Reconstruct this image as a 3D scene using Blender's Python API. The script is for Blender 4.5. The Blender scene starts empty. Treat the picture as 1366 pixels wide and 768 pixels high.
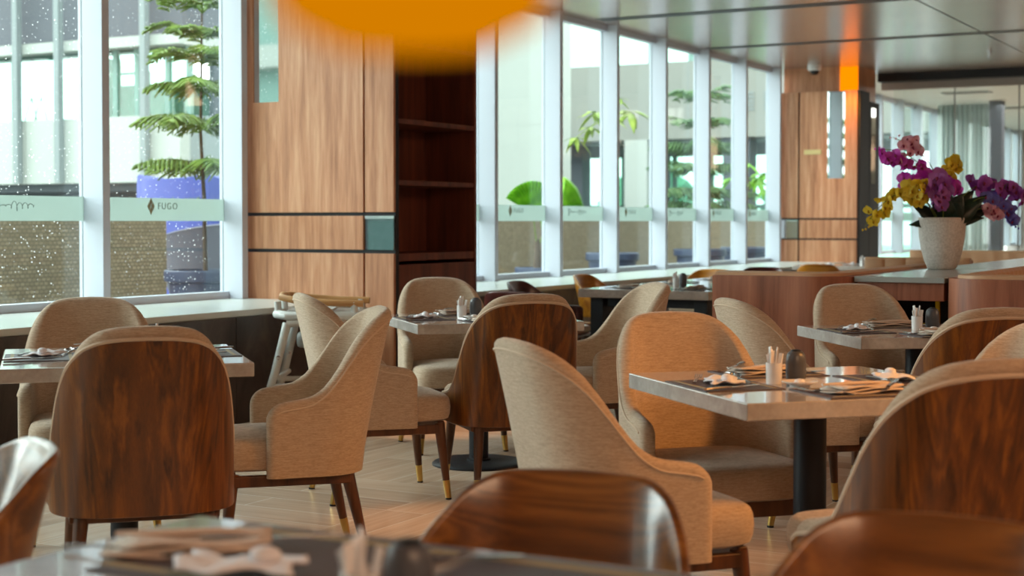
import bpy, bmesh, math, random
import numpy as np
from mathutils import Vector, Matrix
random.seed(7)
PI = math.pi
sc = bpy.context.scene
COL = sc.collection

# ------------------------------------------------------------------ colour / materials
def hexc(h):
    h = h.lstrip('#')
    v = [int(h[i:i+2], 16)/255 for i in (0, 2, 4)]
    return tuple((c/12.92 if c <= .04045 else ((c+.055)/1.055)**2.4) for c in v) + (1.0,)

class NT:
    def __init__(s, name):
        s.m = bpy.data.materials.new(name); s.m.use_nodes = True
        s.t = s.m.node_tree; s.t.nodes.clear()
        s.out = s.n('ShaderNodeOutputMaterial')
    def n(s, typ, **kw):
        nd = s.t.nodes.new(typ)
        for k, v in kw.items():
            if k.startswith('i_'): nd.inputs[k[2:].replace('_', ' ')].default_value = v
            else: setattr(nd, k, v)
        return nd
    def l(s, a, b): s.t.links.new(a, b)
    def bsdf(s, color=None, rough=.5, metal=0., spec=.5, **kw):
        b = s.n('ShaderNodeBsdfPrincipled')
        if color is not None: b.inputs['Base Color'].default_value = color
        b.inputs['Roughness'].default_value = rough
        b.inputs['Metallic'].default_value = metal
        b.inputs['Specular IOR Level'].default_value = spec
        for k, v in kw.items(): b.inputs[k.replace('_', ' ')].default_value = v
        s.l(b.outputs[0], s.out.inputs[0]); return b
    def coords(s, scale=(1, 1, 1), rot=(0, 0, 0), rnd=True):
        tc = s.n('ShaderNodeTexCoord'); mp = s.n('ShaderNodeMapping')
        mp.inputs['Scale'].default_value = scale; mp.inputs['Rotation'].default_value = rot
        if rnd:
            oi = s.n('ShaderNodeObjectInfo'); mu = s.n('ShaderNodeMath', operation='MULTIPLY'); mu.inputs[1].default_value = 37.
            s.l(oi.outputs['Random'], mu.inputs[0])
            ad = s.n('ShaderNodeVectorMath', operation='ADD')
            s.l(tc.outputs['Object'], ad.inputs[0]); s.l(mu.outputs[0], ad.inputs[1]); s.l(ad.outputs[0], mp.inputs[0])
        else: s.l(tc.outputs['Object'], mp.inputs[0])
        return mp.outputs[0]
    def noise(s, vec, scale=1., detail=3., rough=.5, dist=0.):
        nd = s.n('ShaderNodeTexNoise'); nd.inputs['Scale'].default_value = scale
        nd.inputs['Detail'].default_value = detail; nd.inputs['Roughness'].default_value = rough
        nd.inputs['Distortion'].default_value = dist
        s.l(vec, nd.inputs['Vector']); return nd.outputs['Fac']
    def ramp(s, fac, stops):
        r = s.n('ShaderNodeValToRGB'); e = r.color_ramp.elements
        while len(e) < len(stops): e.new(.5)
        for i, (p, c) in enumerate(stops): e[i].position = p; e[i].color = c
        s.l(fac, r.inputs[0]); return r.outputs[0]
    def math(s, op, a, b=None):
        m = s.n('ShaderNodeMath', operation=op)
        for i, v in enumerate((a, b)):
            if v is None: continue
            if isinstance(v, (int, float)): m.inputs[i].default_value = v
            else: s.l(v, m.inputs[i])
        return m.outputs[0]
    def mix(s, fac, a, b, blend='MIX'):
        m = s.n('ShaderNodeMix', data_type='RGBA', blend_type=blend)
        for i, v in ((0, fac), (6, a), (7, b)):
            if isinstance(v, (int, float, tuple)): m.inputs[i].default_value = v
            else: s.l(v, m.inputs[i])
        return m.outputs[2]
    def bump(s, h, strength, bs, dist=.01):
        b = s.n('ShaderNodeBump'); b.inputs['Strength'].default_value = strength; b.inputs['Distance'].default_value = dist
        s.l(h, b.inputs['Height']); s.l(b.outputs[0], bs.inputs['Normal'])

M = {}
def plain(name, h, rough=.5, metal=0., **kw):
    t = NT(name); t.bsdf(hexc(h) if isinstance(h, str) else h, rough, metal, **kw); M[name] = t.m; return t.m

def wood(name, cols, along='Z', scale=1., rough=.4, figure=.5, streak=1., coat=0., rnd=True):
    """grain running along one axis: slow colour bands, cathedral figure and fine pores"""
    t = NT(name)
    k = {'X': (.07, 1, 1), 'Y': (1, .07, 1), 'Z': (1, 1, .07)}[along]
    sc1 = tuple(v*scale for v in k)
    v = t.coords(sc1, rnd=rnd)
    band = t.noise(v, 9*streak, 3, .55, .3)
    low = t.noise(v, 2.6, 2, .5, .4)
    rings = t.math('SINE', t.math('MULTIPLY', t.math('ADD', low, t.math('MULTIPLY', band, .12)), 95.))
    rings = t.math('MULTIPLY', t.math('ADD', rings, 1.), .5*figure)
    fine = t.noise(v, 110, 2, .6)
    f = t.math('ADD', t.math('MULTIPLY', band, 1.-.45*figure), t.math('MULTIPLY', rings, .36))
    f = t.math('ADD', f, t.math('MULTIPLY', t.math('SUBTRACT', fine, .5), .22))
    col = t.ramp(f, [(.25, hexc(cols[0])), (.5, hexc(cols[1])), (.75, hexc(cols[2]))])
    b = t.bsdf(None, rough, 0, .5)
    t.l(col, b.inputs['Base Color']); b.inputs['Coat Weight'].default_value = coat; b.inputs['Coat Roughness'].default_value = .15
    t.bump(fine, .08, b, .002)
    M[name] = t.m; return t.m

def fabric(name, base, dark, light):
    t = NT(name)
    v = t.coords((90, 90, 500)); n1 = t.noise(v, 1., 2, .6)
    v2 = t.coords((26, 26, 300)); n2 = t.noise(v2, 1., 2, .6)
    f = t.math('ADD', t.math('MULTIPLY', n1, .5), t.math('MULTIPLY', n2, .5))
    col = t.ramp(f, [(.3, hexc(dark)), (.5, hexc(base)), (.7, hexc(light))])
    b = t.bsdf(None, .9, 0, .2); t.l(col, b.inputs['Base Color'])
    b.inputs['Sheen Weight'].default_value = .25
    t.bump(f, .35, b, .003); M[name] = t.m

wood('walnut_back', ('#3d2007', '#6b3b0f', '#955a17'), 'Z', 2.2, .34, .42, 1.5, .2)
wood('walnut_leg', ('#38200f', '#573218', '#6d4222'), 'Z', 2., .4, .2)
wood('walnut_tub', ('#4d2a10', '#78481c', '#9b662e'), 'X', 1.6, .28, .5, 1., .5)
wood('amber_tub', ('#8a4d12', '#b0721f', '#c98a33'), 'X', 1.6, .3, .3, 1., .3)
wood('wine_tub', ('#2a0d08', '#451610', '#5a2316'), 'X', 1.6, .35, .3, 1., .3)
wood('pillar_wood', ('#9c6340', '#c28660', '#d9a681'), 'Z', 1.3, .42, .12, 1.6, .05)
wood('niche_wood', ('#48221a', '#6c3827', '#854831'), 'Z', 1.0, .5, .2, 1.1)
wood('booth_wood', ('#75432d', '#9a5e44', '#b27355'), 'Z', 1.3, .42, .15, 1.2, .05)
wood('light_wood', ('#a5784c', '#c1935f', '#d3a974'), 'X', 2., .4, .2)
fabric('beige_fabric', '#b9a28b', '#9f8871', '#cdb8a2')
plain('piping_fabric', '#cbb59e', .85)
plain('brass', '#c9a45e', .28, 1.)
plain('brass_dark', '#a8821f', .35, 1.)
plain('black_metal', '#15181f', .45, .3)
plain('steel', '#c9c9cb', .18, 1.)
plain('copper_steel', '#d8a083', .2, 1.)
plain('ceramic', '#e4e2e2', .25)
plain('grey_ceramic', '#4d4f55', .35)
plain('paper', '#e6e2e0', .8)
plain('napkin_cloth', '#cdbcae', .9)
plain('napkin_white', '#e2e0e4', .9)
plain('mullion_paint', '#c8cedb', .4, 0., spec=.4)
plain('sill_stone', '#cfd6d3', .25)
plain('dark_gap', '#14121a', .5)
plain('mirror', (.72, .76, .76, 1), .03, 1.)
plain('smoked_mirror', (.22, .24, .26, 1), .05, 1.)
plain('plastic_grey', '#cdd1cf', .5)
plain('plastic_shade', '#8f9391', .5)
plain('rubber', '#18181a', .6)
plain('white_plaster', '#dcdcd8', .85)
plain('interior_plaster', '#b5aca6', .85)
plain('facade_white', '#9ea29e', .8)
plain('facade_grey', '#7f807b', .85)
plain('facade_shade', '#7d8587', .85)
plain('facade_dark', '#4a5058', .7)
plain('slab_under', '#55575f', .8)
plain('frame_green', '#6f8d86', .5)
plain('blue_tarp', '#3a4690', .6)
plain('pot_plastic', '#3b4560', .5)
plain('pot_soil', '#4a3c30', .95)
plain('bowl_stone', '#4d4b58', .7)
plain('trunk_bark', '#5b4a3c', .9)
plain('stem_green', '#6f7f3a', .7)
plain('brass_plate', '#d8bf86', .35, .6)
plain('dome_dark', '#0e0e12', .1)
plain('wool_white', '#e8e8e4', .9)
plain('leather_tan', '#c49a76', .45)
plain('counter_top', '#9aa09e', .22)
plain('placemat_band', '#9d8b6a', .6)
plain('menu_card', '#9cc4b8', .4)

def leaf_mat(name, c1, c2, rough=.5, trans=.25):
    t = NT(name); v = t.coords((6, 6, 6)); n = t.noise(v, 1.5, 2)
    col = t.ramp(n, [(.35, hexc(c1)), (.65, hexc(c2))])
    b = t.bsdf(None, rough, 0, .4); t.l(col, b.inputs['Base Color'])
    tr = t.n('ShaderNodeBsdfTranslucent'); t.l(col, tr.inputs[0])
    mx = t.n('ShaderNodeMixShader'); mx.inputs[0].default_value = trans
    t.l(b.outputs[0], mx.inputs[1]); t.l(tr.outputs[0], mx.inputs[2]); t.l(mx.outputs[0], t.out.inputs[0]); M[name] = t.m
leaf_mat('pine_needles', '#4c6a2c', '#7f9a46')
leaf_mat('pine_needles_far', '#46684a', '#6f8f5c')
leaf_mat('palm_leaf', '#6fae1e', '#98cf3a', .4, .4)
leaf_mat('tree_leaf', '#7d9a2e', '#a9bd4e', .4, .4)
leaf_mat('orchid_leaf', '#14231c', '#22362a', .3, .05)
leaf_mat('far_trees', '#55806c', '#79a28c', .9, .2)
for nm, a, b_ in (('petal_magenta', '#c42abc', '#e46adb'), ('petal_yellow', '#e0bd1c', '#f2dc55'), ('petal_pink', '#dc9ab0', '#f2c6d0'),
                  ('petal_purple', '#a350ae', '#c985cf'), ('petal_violet', '#953fa8', '#bb6ac6'), ('petal_blue', '#6f69c4', '#9690dc')):
    leaf_mat(nm, a, b_, .6, .5)
plain('petal_throat', '#7a1440', .6)

def stone_table():
    t = NT('table_stone'); v = t.coords((1, 1, 1)); n = t.noise(v, 7, 5, .6, .6); n2 = t.noise(v, 60, 3)
    f = t.math('ADD', t.math('MULTIPLY', n, .75), t.math('MULTIPLY', n2, .25))
    col = t.ramp(f, [(.35, hexc('#a39b95')), (.55, hexc('#bab2ac')), (.7, hexc('#cdc6c0'))])
    b = t.bsdf(None, .1, 0, .6, Coat_Weight=.6, Coat_Roughness=.04); t.l(col, b.inputs['Base Color']); M['table_stone'] = t.m
stone_table()
def placemat():
    t = NT('placemat_weave'); v = t.coords((260, 260, 1))
    w = t.n('ShaderNodeTexChecker'); w.inputs['Scale'].default_value = 1.; t.l(v, w.inputs[0])
    w.inputs[1].default_value = hexc('#3a3036'); w.inputs[2].default_value = hexc('#594c50')
    b = t.bsdf(None, .45); t.l(w.outputs[0], b.inputs['Base Color']); M['placemat_weave'] = t.m
placemat()
def stone_wall():
    t = NT('dark_stone'); v = t.coords((1, 1.2, .8), rnd=False); n = t.noise(v, 3.5, 6, .6, 1.2)
    col = t.ramp(n, [(.3, hexc('#352e2e')), (.55, hexc('#4c4340')), (.75, hexc('#665c53'))])
    b = t.bsdf(None, .35); t.l(col, b.inputs['Base Color']); M['dark_stone'] = t.m
stone_wall()
def floor_mat():
    t = NT('floor_planks')
    tc = t.n('ShaderNodeTexCoord')
    def bricks(rot):
        mp = t.n('ShaderNodeMapping'); mp.inputs['Rotation'].default_value = (0, 0, rot); t.l(tc.outputs['Object'], mp.inputs[0])
        br = t.n('ShaderNodeTexBrick'); t.l(mp.outputs[0], br.inputs[0])
        br.inputs['Scale'].default_value = 1.; br.inputs['Brick Width'].default_value = 1.2; br.inputs['Row Height'].default_value = .2
        br.inputs['Mortar Size'].default_value = .003; br.inputs['Mortar Smooth'].default_value = .1; br.inputs['Bias'].default_value = 0.
        br.inputs['Color1'].default_value = (0, 0, 0, 1); br.inputs['Color2'].default_value = (1, 1, 1, 1); br.inputs['Mortar'].default_value = (.5, .5, .5, 1)
        mp2 = t.n('ShaderNodeMapping'); mp2.inputs['Scale'].default_value = (1.2, 16, 1); t.l(mp.outputs[0], mp2.inputs[0])
        g = t.noise(mp2.outputs[0], 1.6, 4, .6, .4)
        f = t.math('ADD', t.math('MULTIPLY', br.outputs['Color'], .45), t.math('MULTIPLY', g, .55))
        return f, br.outputs['Fac']
    f1, m1 = bricks(0.); f2, m2 = bricks(PI/2)
    ck = t.n('ShaderNodeTexChecker'); ck.inputs['Scale'].default_value = 1/1.2; t.l(tc.outputs['Object'], ck.inputs[0])
    def pick(a, b):
        m = t.n('ShaderNodeMix', data_type='FLOAT'); t.l(ck.outputs['Fac'], m.inputs[0]); t.l(a, m.inputs[2]); t.l(b, m.inputs[3]); return m.outputs[0]
    f = pick(f1, f2); mo = pick(m1, m2)
    col = t.ramp(f, [(.2, hexc('#a88c76')), (.5, hexc('#cbaf97')), (.8, hexc('#e0c9b3'))])
    col = t.mix(mo, col, hexc('#dccdbb'))
    b = t.bsdf(None, .27, 0, .5); t.l(col, b.inputs['Base Color']); M['floor_planks'] = t.m
floor_mat()
def ceil_mat():
    t = NT('ceiling_metal'); v = t.coords((.6, 14, 1), rnd=False); n = t.noise(v, 2., 4, .6)
    col = t.ramp(n, [(.3, hexc('#b8a9a2')), (.7, hexc('#cbbcb4'))])
    b = t.bsdf(None, .24, .75); t.l(col, b.inputs['Base Color']); M['ceiling_metal'] = t.m
ceil_mat()
def wicker():
    t = NT('wicker'); tc = t.n('ShaderNodeTexCoord')
    mp = t.n('ShaderNodeMapping'); mp.inputs['Rotation'].default_value = (PI/2, 0, PI/2); t.l(tc.outputs['Object'], mp.inputs[0])
    sx = t.n('ShaderNodeSeparateXYZ'); t.l(tc.outputs['Object'], sx.inputs[0])
    cb = t.n('ShaderNodeCombineXYZ'); t.l(sx.outputs[1], cb.inputs[0]); t.l(sx.outputs[2], cb.inputs[1])
    br = t.n('ShaderNodeTexBrick'); t.l(cb.outputs[0], br.inputs[0])
    br.inputs['Scale'].default_value = 1.; br.inputs['Brick Width'].default_value = .055; br.inputs['Row Height'].default_value = .036
    br.inputs['Mortar Size'].default_value = .006; br.inputs['Color1'].default_value = hexc('#968871'); br.inputs['Color2'].default_value = hexc('#776a56'); br.inputs['Mortar'].default_value = hexc('#5e5446')
    n = t.noise(t.coords((.5, .5, 9), rnd=False), 2., 3)
    col = t.mix(t.math('MULTIPLY', n, .6), br.outputs[0], hexc('#7a6c58'))
    b = t.bsdf(None, .8); t.l(col, b.inputs['Base Color']); M['wicker'] = t.m
wicker()
def glass(name, tint, drops=0., refl=.05):
    t = NT(name)
    tr = t.n('ShaderNodeBsdfTransparent'); tr.inputs[0].default_value = tint
    gl = t.n('ShaderNodeBsdfGlossy'); gl.inputs['Roughness'].default_value = .02
    mx = t.n('ShaderNodeMixShader'); mx.inputs[0].default_value = refl
    t.l(tr.outputs[0], mx.inputs[1]); t.l(gl.outputs[0], mx.inputs[2]); last = mx.outputs[0]
    if drops:
        vo = t.n('ShaderNodeTexVoronoi'); vo.inputs['Scale'].default_value = 48.
        vo.inputs['Randomness'].default_value = 1.
        t.l(t.coords(rnd=False), vo.inputs['Vector'])
        big = t.noise(t.coords((1, 1, .6), rnd=False), 1.6, 3)
        sx = t.n('ShaderNodeSeparateColor'); t.l(vo.outputs['Color'], sx.inputs[0])
        rad = t.math('MULTIPLY', t.math('MULTIPLY', sx.outputs[0], sx.outputs[1]), t.math('MULTIPLY', big, drops))
        f = t.math('LESS_THAN', vo.outputs['Distance'], rad)
        df = t.n('ShaderNodeBsdfTranslucent'); df.inputs[0].default_value = (.9, .95, .95, 1)
        m2 = t.n('ShaderNodeMixShader'); t.l(t.math('MULTIPLY', f, .55), m2.inputs[0]); t.l(last, m2.inputs[1]); t.l(df.outputs[0], m2.inputs[2]); last = m2.outputs[0]
    t.l(last, t.out.inputs[0]); M[name] = t.m
glass('pane_glass', (.93, .98, .96, 1)); glass('wet_glass', (.93, .98, .96, 1), .5); glass('partition_glass', (.93, .97, .96, 1), 0, .06)
glass('building_glass', (.70, .90, .82, 1), 0, .10); glass('tumbler_glass', (.9, .95, .95, 1), 0, .12)
def frost():
    t = NT('frosted_film')
    tr = t.n('ShaderNodeBsdfTransparent'); tr.inputs[0].default_value = (.9, .95, .93, 1)
    tl = t.n('ShaderNodeBsdfTranslucent'); tl.inputs[0].default_value = hexc('#b4c0bc')
    df = t.n('ShaderNodeBsdfDiffuse'); df.inputs[0].default_value = hexc('#b4c0bc')
    a = t.n('ShaderNodeMixShader'); a.inputs[0].default_value = .3; t.l(tl.outputs[0], a.inputs[1]); t.l(df.outputs[0], a.inputs[2])
    mx = t.n('ShaderNodeMixShader'); mx.inputs[0].default_value = .8; t.l(tr.outputs[0], mx.inputs[1]); t.l(a.outputs[0], mx.inputs[2]); t.l(mx.outputs[0], t.out.inputs[0]); M['frosted_film'] = t.m
frost()
plain('film_mark', '#6f7872', .8); plain('film_mark_gold', '#8a8064', .8)
def emit(name, col, st):
    t = NT(name); e = t.n('ShaderNodeEmission'); e.inputs[0].default_value = col; e.inputs[1].default_value = st
    t.l(e.outputs[0], t.out.inputs[0]); M[name] = t.m
emit('amber_light', (1., .22, .0, 1), .6); emit('lamp_glow', (.72, .225, .0, 1), .36); emit('downlight_glow', (1, .82, .6, 1), 6.)
def sheer():
    t = NT('sheer_curtain'); v = t.coords((14, 14, .2), rnd=False); n = t.noise(v, 1.2, 2)
    col = t.ramp(n, [(.3, hexc('#ccd8d6')), (.7, hexc('#e6efed'))])
    b = t.bsdf(None, .9); t.l(col, b.inputs['Base Color'])
    tl = t.n('ShaderNodeBsdfTranslucent'); t.l(col, tl.inputs[0]); mx = t.n('ShaderNodeMixShader'); mx.inputs[0].default_value = .5
    t.l(b.outputs[0], mx.inputs[1]); t.l(tl.outputs[0], mx.inputs[2]); t.l(mx.outputs[0], t.out.inputs[0]); M['sheer_curtain'] = t.m
sheer()
def speckle():
    t = NT('vase_stone'); n = t.noise(t.coords(), 90, 3, .7); n2 = t.noise(t.coords(), 6, 2)
    f = t.math('ADD', t.math('MULTIPLY', n, .6), t.math('MULTIPLY', n2, .4))
    col = t.ramp(f, [(.35, hexc('#a8a098')), (.6, hexc('#d3cdc6'))]); b = t.bsdf(None, .75); t.l(col, b.inputs['Base Color']); t.bump(n, .2, b, .004); M['vase_stone'] = t.m
speckle()
def terrace():
    t = NT('terrace_tile'); n = t.noise(t.coords(rnd=False), 1.5, 4)
    col = t.ramp(n, [(.3, hexc('#8d8c86')), (.7, hexc('#a8a7a0'))]); b = t.bsdf(None, .6); t.l(col, b.inputs['Base Color']); M['terrace_tile'] = t.m
terrace()

# ------------------------------------------------------------------ mesh helpers
class MB:
    def __init__(s): s.bm = bmesh.new(); s.mi = 0
    def _tag(s, faces):
        for f in faces: f.material_index = s.mi
    def box(s, x0, x1, y0, y1, z0, z1, mat=None):
        vs = [s.bm.verts.new(Vector(p)) for p in ((x0, y0, z0), (x1, y0, z0), (x1, y1, z0), (x0, y1, z0), (x0, y0, z1), (x1, y0, z1), (x1, y1, z1), (x0, y1, z1))]
        if mat is not None:
            for v in vs: v.co = mat @ v.co
        s._tag([s.bm.faces.new([vs[i] for i in f]) for f in ((3, 2, 1, 0), (4, 5, 6, 7), (0, 1, 5, 4), (1, 2, 6, 5), (2, 3, 7, 6), (3, 0, 4, 7))])
        return s
    def cbox(s, c, size, mat=None):
        a = [c[i]-size[i]/2 for i in range(3)]; b = [c[i]+size[i]/2 for i in range(3)]
        return s.box(a[0], b[0], a[1], b[1], a[2], b[2], mat)
    def lathe(s, prof, n=32, c=(0, 0, 0), mat=None):
        rings = []
        for r, z in prof:
            if r < 1e-6: rings.append([s.bm.verts.new((c[0], c[1], c[2]+z))])
            else: rings.append([s.bm.verts.new((c[0]+r*math.cos(2*PI*i/n), c[1]+r*math.sin(2*PI*i/n), c[2]+z)) for i in range(n)])
        fs = []
        for a, b in zip(rings, rings[1:]):
            for i in range(n):
                j = (i+1) % n
                if len(a) == 1 and len(b) == 1: continue
                if len(a) == 1: fs.append(s.bm.faces.new((a[0], b[j], b[i])))
                elif len(b) == 1: fs.append(s.bm.faces.new((a[i], a[j], b[0])))
                else: fs.append(s.bm.faces.new((a[i], a[j], b[j], b[i])))
        if len(rings[0]) > 1: fs.append(s.bm.faces.new(rings[0][::-1]))
        if len(rings[-1]) > 1: fs.append(s.bm.faces.new(rings[-1]))
        s._tag(fs)
        if mat is not None:
            for r in rings:
                for v in r: v.co = mat @ v.co
        return s
    def tube(s, pts, rad, n=8, closed=False, flat=None):
        pts = [Vector(p) for p in pts]; m = len(pts)
        if isinstance(rad, (int, float)): rad = [rad]*m
        rings = []; ref = Vector((0, 0, 1))
        for i, p in enumerate(pts):
            a = pts[i-1] if (i > 0 or closed) else p; b = pts[(i+1) % m] if (i < m-1 or closed) else p
            d = (b-a).normalized()
            if abs(d.dot(ref)) > .95: rr = Vector((1, 0, 0)) if abs(d.x) < .9 else Vector((0, 1, 0))
            else: rr = ref
            u = d.cross(rr).normalized(); w = u.cross(d).normalized()
            fl = flat or 1.
            rings.append([s.bm.verts.new(p + (u*math.cos(2*PI*k/n) + w*math.sin(2*PI*k/n)*fl)*rad[i]) for k in range(n)])
        fs = []
        rng = range(m) if closed else range(m-1)
        for i in rng:
            a, b = rings[i], rings[(i+1) % m]
            for k in range(n): fs.append(s.bm.faces.new((a[k], a[(k+1) % n], b[(k+1) % n], b[k])))
        if not closed: fs.append(s.bm.faces.new(rings[0][::-1])); fs.append(s.bm.faces.new(rings[-1]))
        s._tag(fs); return s
    def grid(s, rows, closed_u=False, closed_v=False):
        vs = [[s.bm.verts.new(Vector(p)) for p in r] for r in rows]; fs = []
        R, C = len(vs), len(vs[0])
        for i in range(R if closed_u else R-1):
            for j in range(C if closed_v else C-1):
                fs.append(s.bm.faces.new((vs[i][j], vs[i][(j+1) % C], vs[(i+1) % R][(j+1) % C], vs[(i+1) % R][j])))
        s._tag(fs); return vs
    def prism(s, poly, z0, z1, mat=None):
        a = [s.bm.verts.new((x, y, z0)) for x, y in poly]; b = [s.bm.verts.new((x, y, z1)) for x, y in poly]; n = len(poly)
        fs = [s.bm.faces.new(a[::-1]), s.bm.faces.new(b)]
        for i in range(n): fs.append(s.bm.faces.new((a[i], a[(i+1) % n], b[(i+1) % n], b[i])))
        s._tag(fs)
        if mat is not None:
            for v in a+b: v.co = mat @ v.co
        return s
    def leaf(s, base, tip, width, up=(0, 0, 1), droop=.15, n=5, fold=.15):
        base = Vector(base); tip = Vector(tip); d = tip-base; L = d.length
        side = d.cross(Vector(up)); side = side.normalized() if side.length > 1e-6 else Vector((1, 0, 0)); upv = side.cross(d).normalized()
        rows = []
        for i in range(n+1):
            t = i/n; w = width*math.sin(PI*min(.98, max(.03, t**.8)))*.5; c = base+d*t - Vector((0, 0, 1))*droop*L*t*t
            rows.append([c-side*w+upv*w*fold, c, c+side*w+upv*w*fold])
        s.grid(rows); return s
    def obj(s, name, mat, parent=None, bevel=0., seg=2, smooth=True, sub=0, recalc=True, solid=0.):
        if recalc: bmesh.ops.recalc_face_normals(s.bm, faces=s.bm.faces)
        me = bpy.data.meshes.new(name); s.bm.to_mesh(me); s.bm.free()
        for m in (mat if isinstance(mat, (list, tuple)) else [mat]): me.materials.append(M[m])
        o = bpy.data.objects.new(name, me); COL.objects.link(o)
        if parent is not None: o.parent = parent
        if smooth: me.shade_smooth()
        if solid:
            d = o.modifiers.new('solid', 'SOLIDIFY'); d.thickness = solid; d.offset = 0
        if bevel:
            b = o.modifiers.new('bevel', 'BEVEL'); b.width = bevel; b.segments = seg; b.limit_method = 'ANGLE'; b.angle_limit = math.radians(40); b.harden_normals = True
        elif smooth and not sub:
            me.set_sharp_from_angle(angle=math.radians(40))
        if sub:
            d = o.modifiers.new('sub', 'SUBSURF'); d.levels = sub; d.render_levels = sub
        return o

def thing(name, label, cat, loc=(0, 0, 0), rz=0., group=None):
    o = bpy.data.objects.new(name, None); COL.objects.link(o); o.empty_display_size = .1
    o.location = loc; o.rotation_euler = (0, 0, rz); o['label'] = label; o['category'] = cat
    if group: o['group'] = group
    return o
def tag(o, label, cat, group=None, loc=None, rz=None):
    o['label'] = label; o['category'] = cat
    if group: o['group'] = group
    if loc is not None: o.location = loc
    if rz is not None: o.rotation_euler = (0, 0, rz)
    return o
KIDS = {}
def dup(root, loc, rz, label, group=None):
    def cp(o, par):
        c = o.copy(); COL.objects.link(c)
        if par is not None: c.parent = par
        for ch in o.children: cp(ch, c)
        return c
    r = cp(root, None); r.location = loc; r.rotation_euler = (0, 0, rz); r['label'] = label
    if group: r['group'] = group
    return r
def struct(o): o['kind'] = 'structure'; return o
def H(d): return math.radians(d)
def fr(d): a = math.radians(d); return (-math.sin(a), math.cos(a))
# ------------------------------------------------------------------ camera
CAMH = 1.22; FPX = 2050.; YAW = math.radians(29.); TILT = math.atan(55/FPX)
cd = bpy.data.cameras.new('camera'); cam = bpy.data.objects.new('camera', cd); COL.objects.link(cam)
cd.sensor_width = 36; cd.lens = FPX*36/1366; cd.shift_y = -34/1366
cam.location = (0, 0, CAMH); cam.rotation_euler = (PI/2-TILT, 0, YAW)
cd.clip_start = .05; cd.clip_end = 300
cd.dof.use_dof = True; cd.dof.focus_distance = 6.2; cd.dof.aperture_fstop = 3.4
sc.camera = cam
sc.view_settings.view_transform = 'Standard'; sc.view_settings.look = 'None'; sc.view_settings.gamma = 1.; sc.view_settings.exposure = 1.35

# ------------------------------------------------------------------ room shell
CE = 3.25; GX = -6.95; IX = -6.78; SF = -5.93; ST = .683
struct(MB().box(-7.1, 6, -4, 36, -.2, 0).obj('floor', 'floor_planks', smooth=False))
struct(MB().box(-7.1, 6, -4, 21.1, CE, CE+.25).obj('ceiling', 'ceiling_metal', smooth=False))
c2 = struct(MB().box(-7.1, 6, 21.1, 36, CE+.02, CE+.25).obj('ceiling_hall', 'white_plaster', smooth=False))
k = 0
for y in (2.7, 5.55, 8.4, 11.22, 14.05, 17.0):
    k += 1; struct(MB().box(IX, 6, y-.11, y+.11, CE-.002, CE+.03).obj('trim_%d' % k, 'dark_gap', smooth=False))
for x in (-3.62, .6):
    k += 1; struct(MB().box(x-.01, x+.01, -4, 21.1, CE-.0015, CE+.03).obj('trim_%d' % k, 'dark_gap', smooth=False))
k += 1; struct(MB().box(-5.9, 6, 21.05, 21.25, CE-.11, CE+.1).obj('trim_%d' % k, 'dark_gap', smooth=False))
k += 1; struct(MB().box(-5.9, 6, 21.25, 21.33, 3.04, CE+.1).obj('trim_%d' % k, 'interior_plaster', smooth=False))
struct(MB().box(6, 6.2, -4, 36, 0, CE+.2).obj('wall_right', 'interior_plaster', smooth=False))
struct(MB().box(-7.1, 6, -4.2, -4, 0, CE+.2).obj('wall_back', 'interior_plaster', smooth=False))
struct(MB().box(-7.1, 6, 36, 36.2, 0, CE+.2).obj('wall_far', 'interior_plaster', smooth=False))
# low stone-clad wall under the sill, in slabs
w = MB()
for i in range(20):
    y0 = -4+i*1.25
    w.box(-7.1, SF+.02, y0+.003, y0+1.247, 0, ST-.04)
struct(w.obj('wall_left', 'dark_stone', bevel=.002, smooth=False))
struct(MB().box(-7.1, SF, -4, 21.0, ST-.04, ST).obj('trim_20', 'sill_stone', bevel=.005))
struct(MB().box(-7.1, -6.75, 21.0, 36, 0, .5).obj('wall_hall', 'white_plaster', smooth=False))

# ------------------------------------------------------------------ window wall: one window per bay
def film_text(txt, size, y, z, parent, mat):
    cu = bpy.data.curves.new('lettering', 'FONT'); cu.body = txt; cu.size = size; cu.extrude = .0008; cu.align_y = 'CENTER'; cu.space_character = 1.25
    o = bpy.data.objects.new('tmp', cu); COL.objects.link(o)
    me = bpy.data.meshes.new_from_object(o.evaluated_get(bpy.context.evaluated_depsgraph_get()))
    bpy.data.objects.remove(o)
    me.materials.clear(); me.materials.append(M[mat])
    o = bpy.data.objects.new('lettering', me); COL.objects.link(o); o.parent = parent
    o.rotation_euler = (PI/2, 0, PI/2); o.location = (GX+.0115, y, z)
def squiggle(y, z, L, parent):
    pts = []
    for i in range(90):
        t = i/89; a = .020*(.5+.5*math.sin(t*9.1+1)) + .004
        pts.append((GX+.012, y+t*L+.010*math.sin(t*62), z+a*math.cos(t*62)*(1.6 if i in range(0, 12) or i in range(50, 60) else .8)))
    MB().tube(pts, .0022, 4).obj('script_lettering', 'film_mark', parent)
def diamond(y, z, s, parent):
    b = MB()
    for dy, dz in ((0, .5), (-.5, 0), (.5, 0), (0, -.5)):
        cy, cz = y+dy*s*.62, z+dz*s; h = .46
        b.box(-.0008, .0008, -.5, .5, -.5, .5, Matrix.Translation((GX+.012, cy, cz)) @ Matrix.Diagonal((1, .62, 1, 1)) @ Matrix.Rotation(PI/4, 4, 'X') @ Matrix.Diagonal((1, s*.64, s*.64, 1)))
    b.obj('diamond_logo', 'film_mark_gold', parent, smooth=False)
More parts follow.
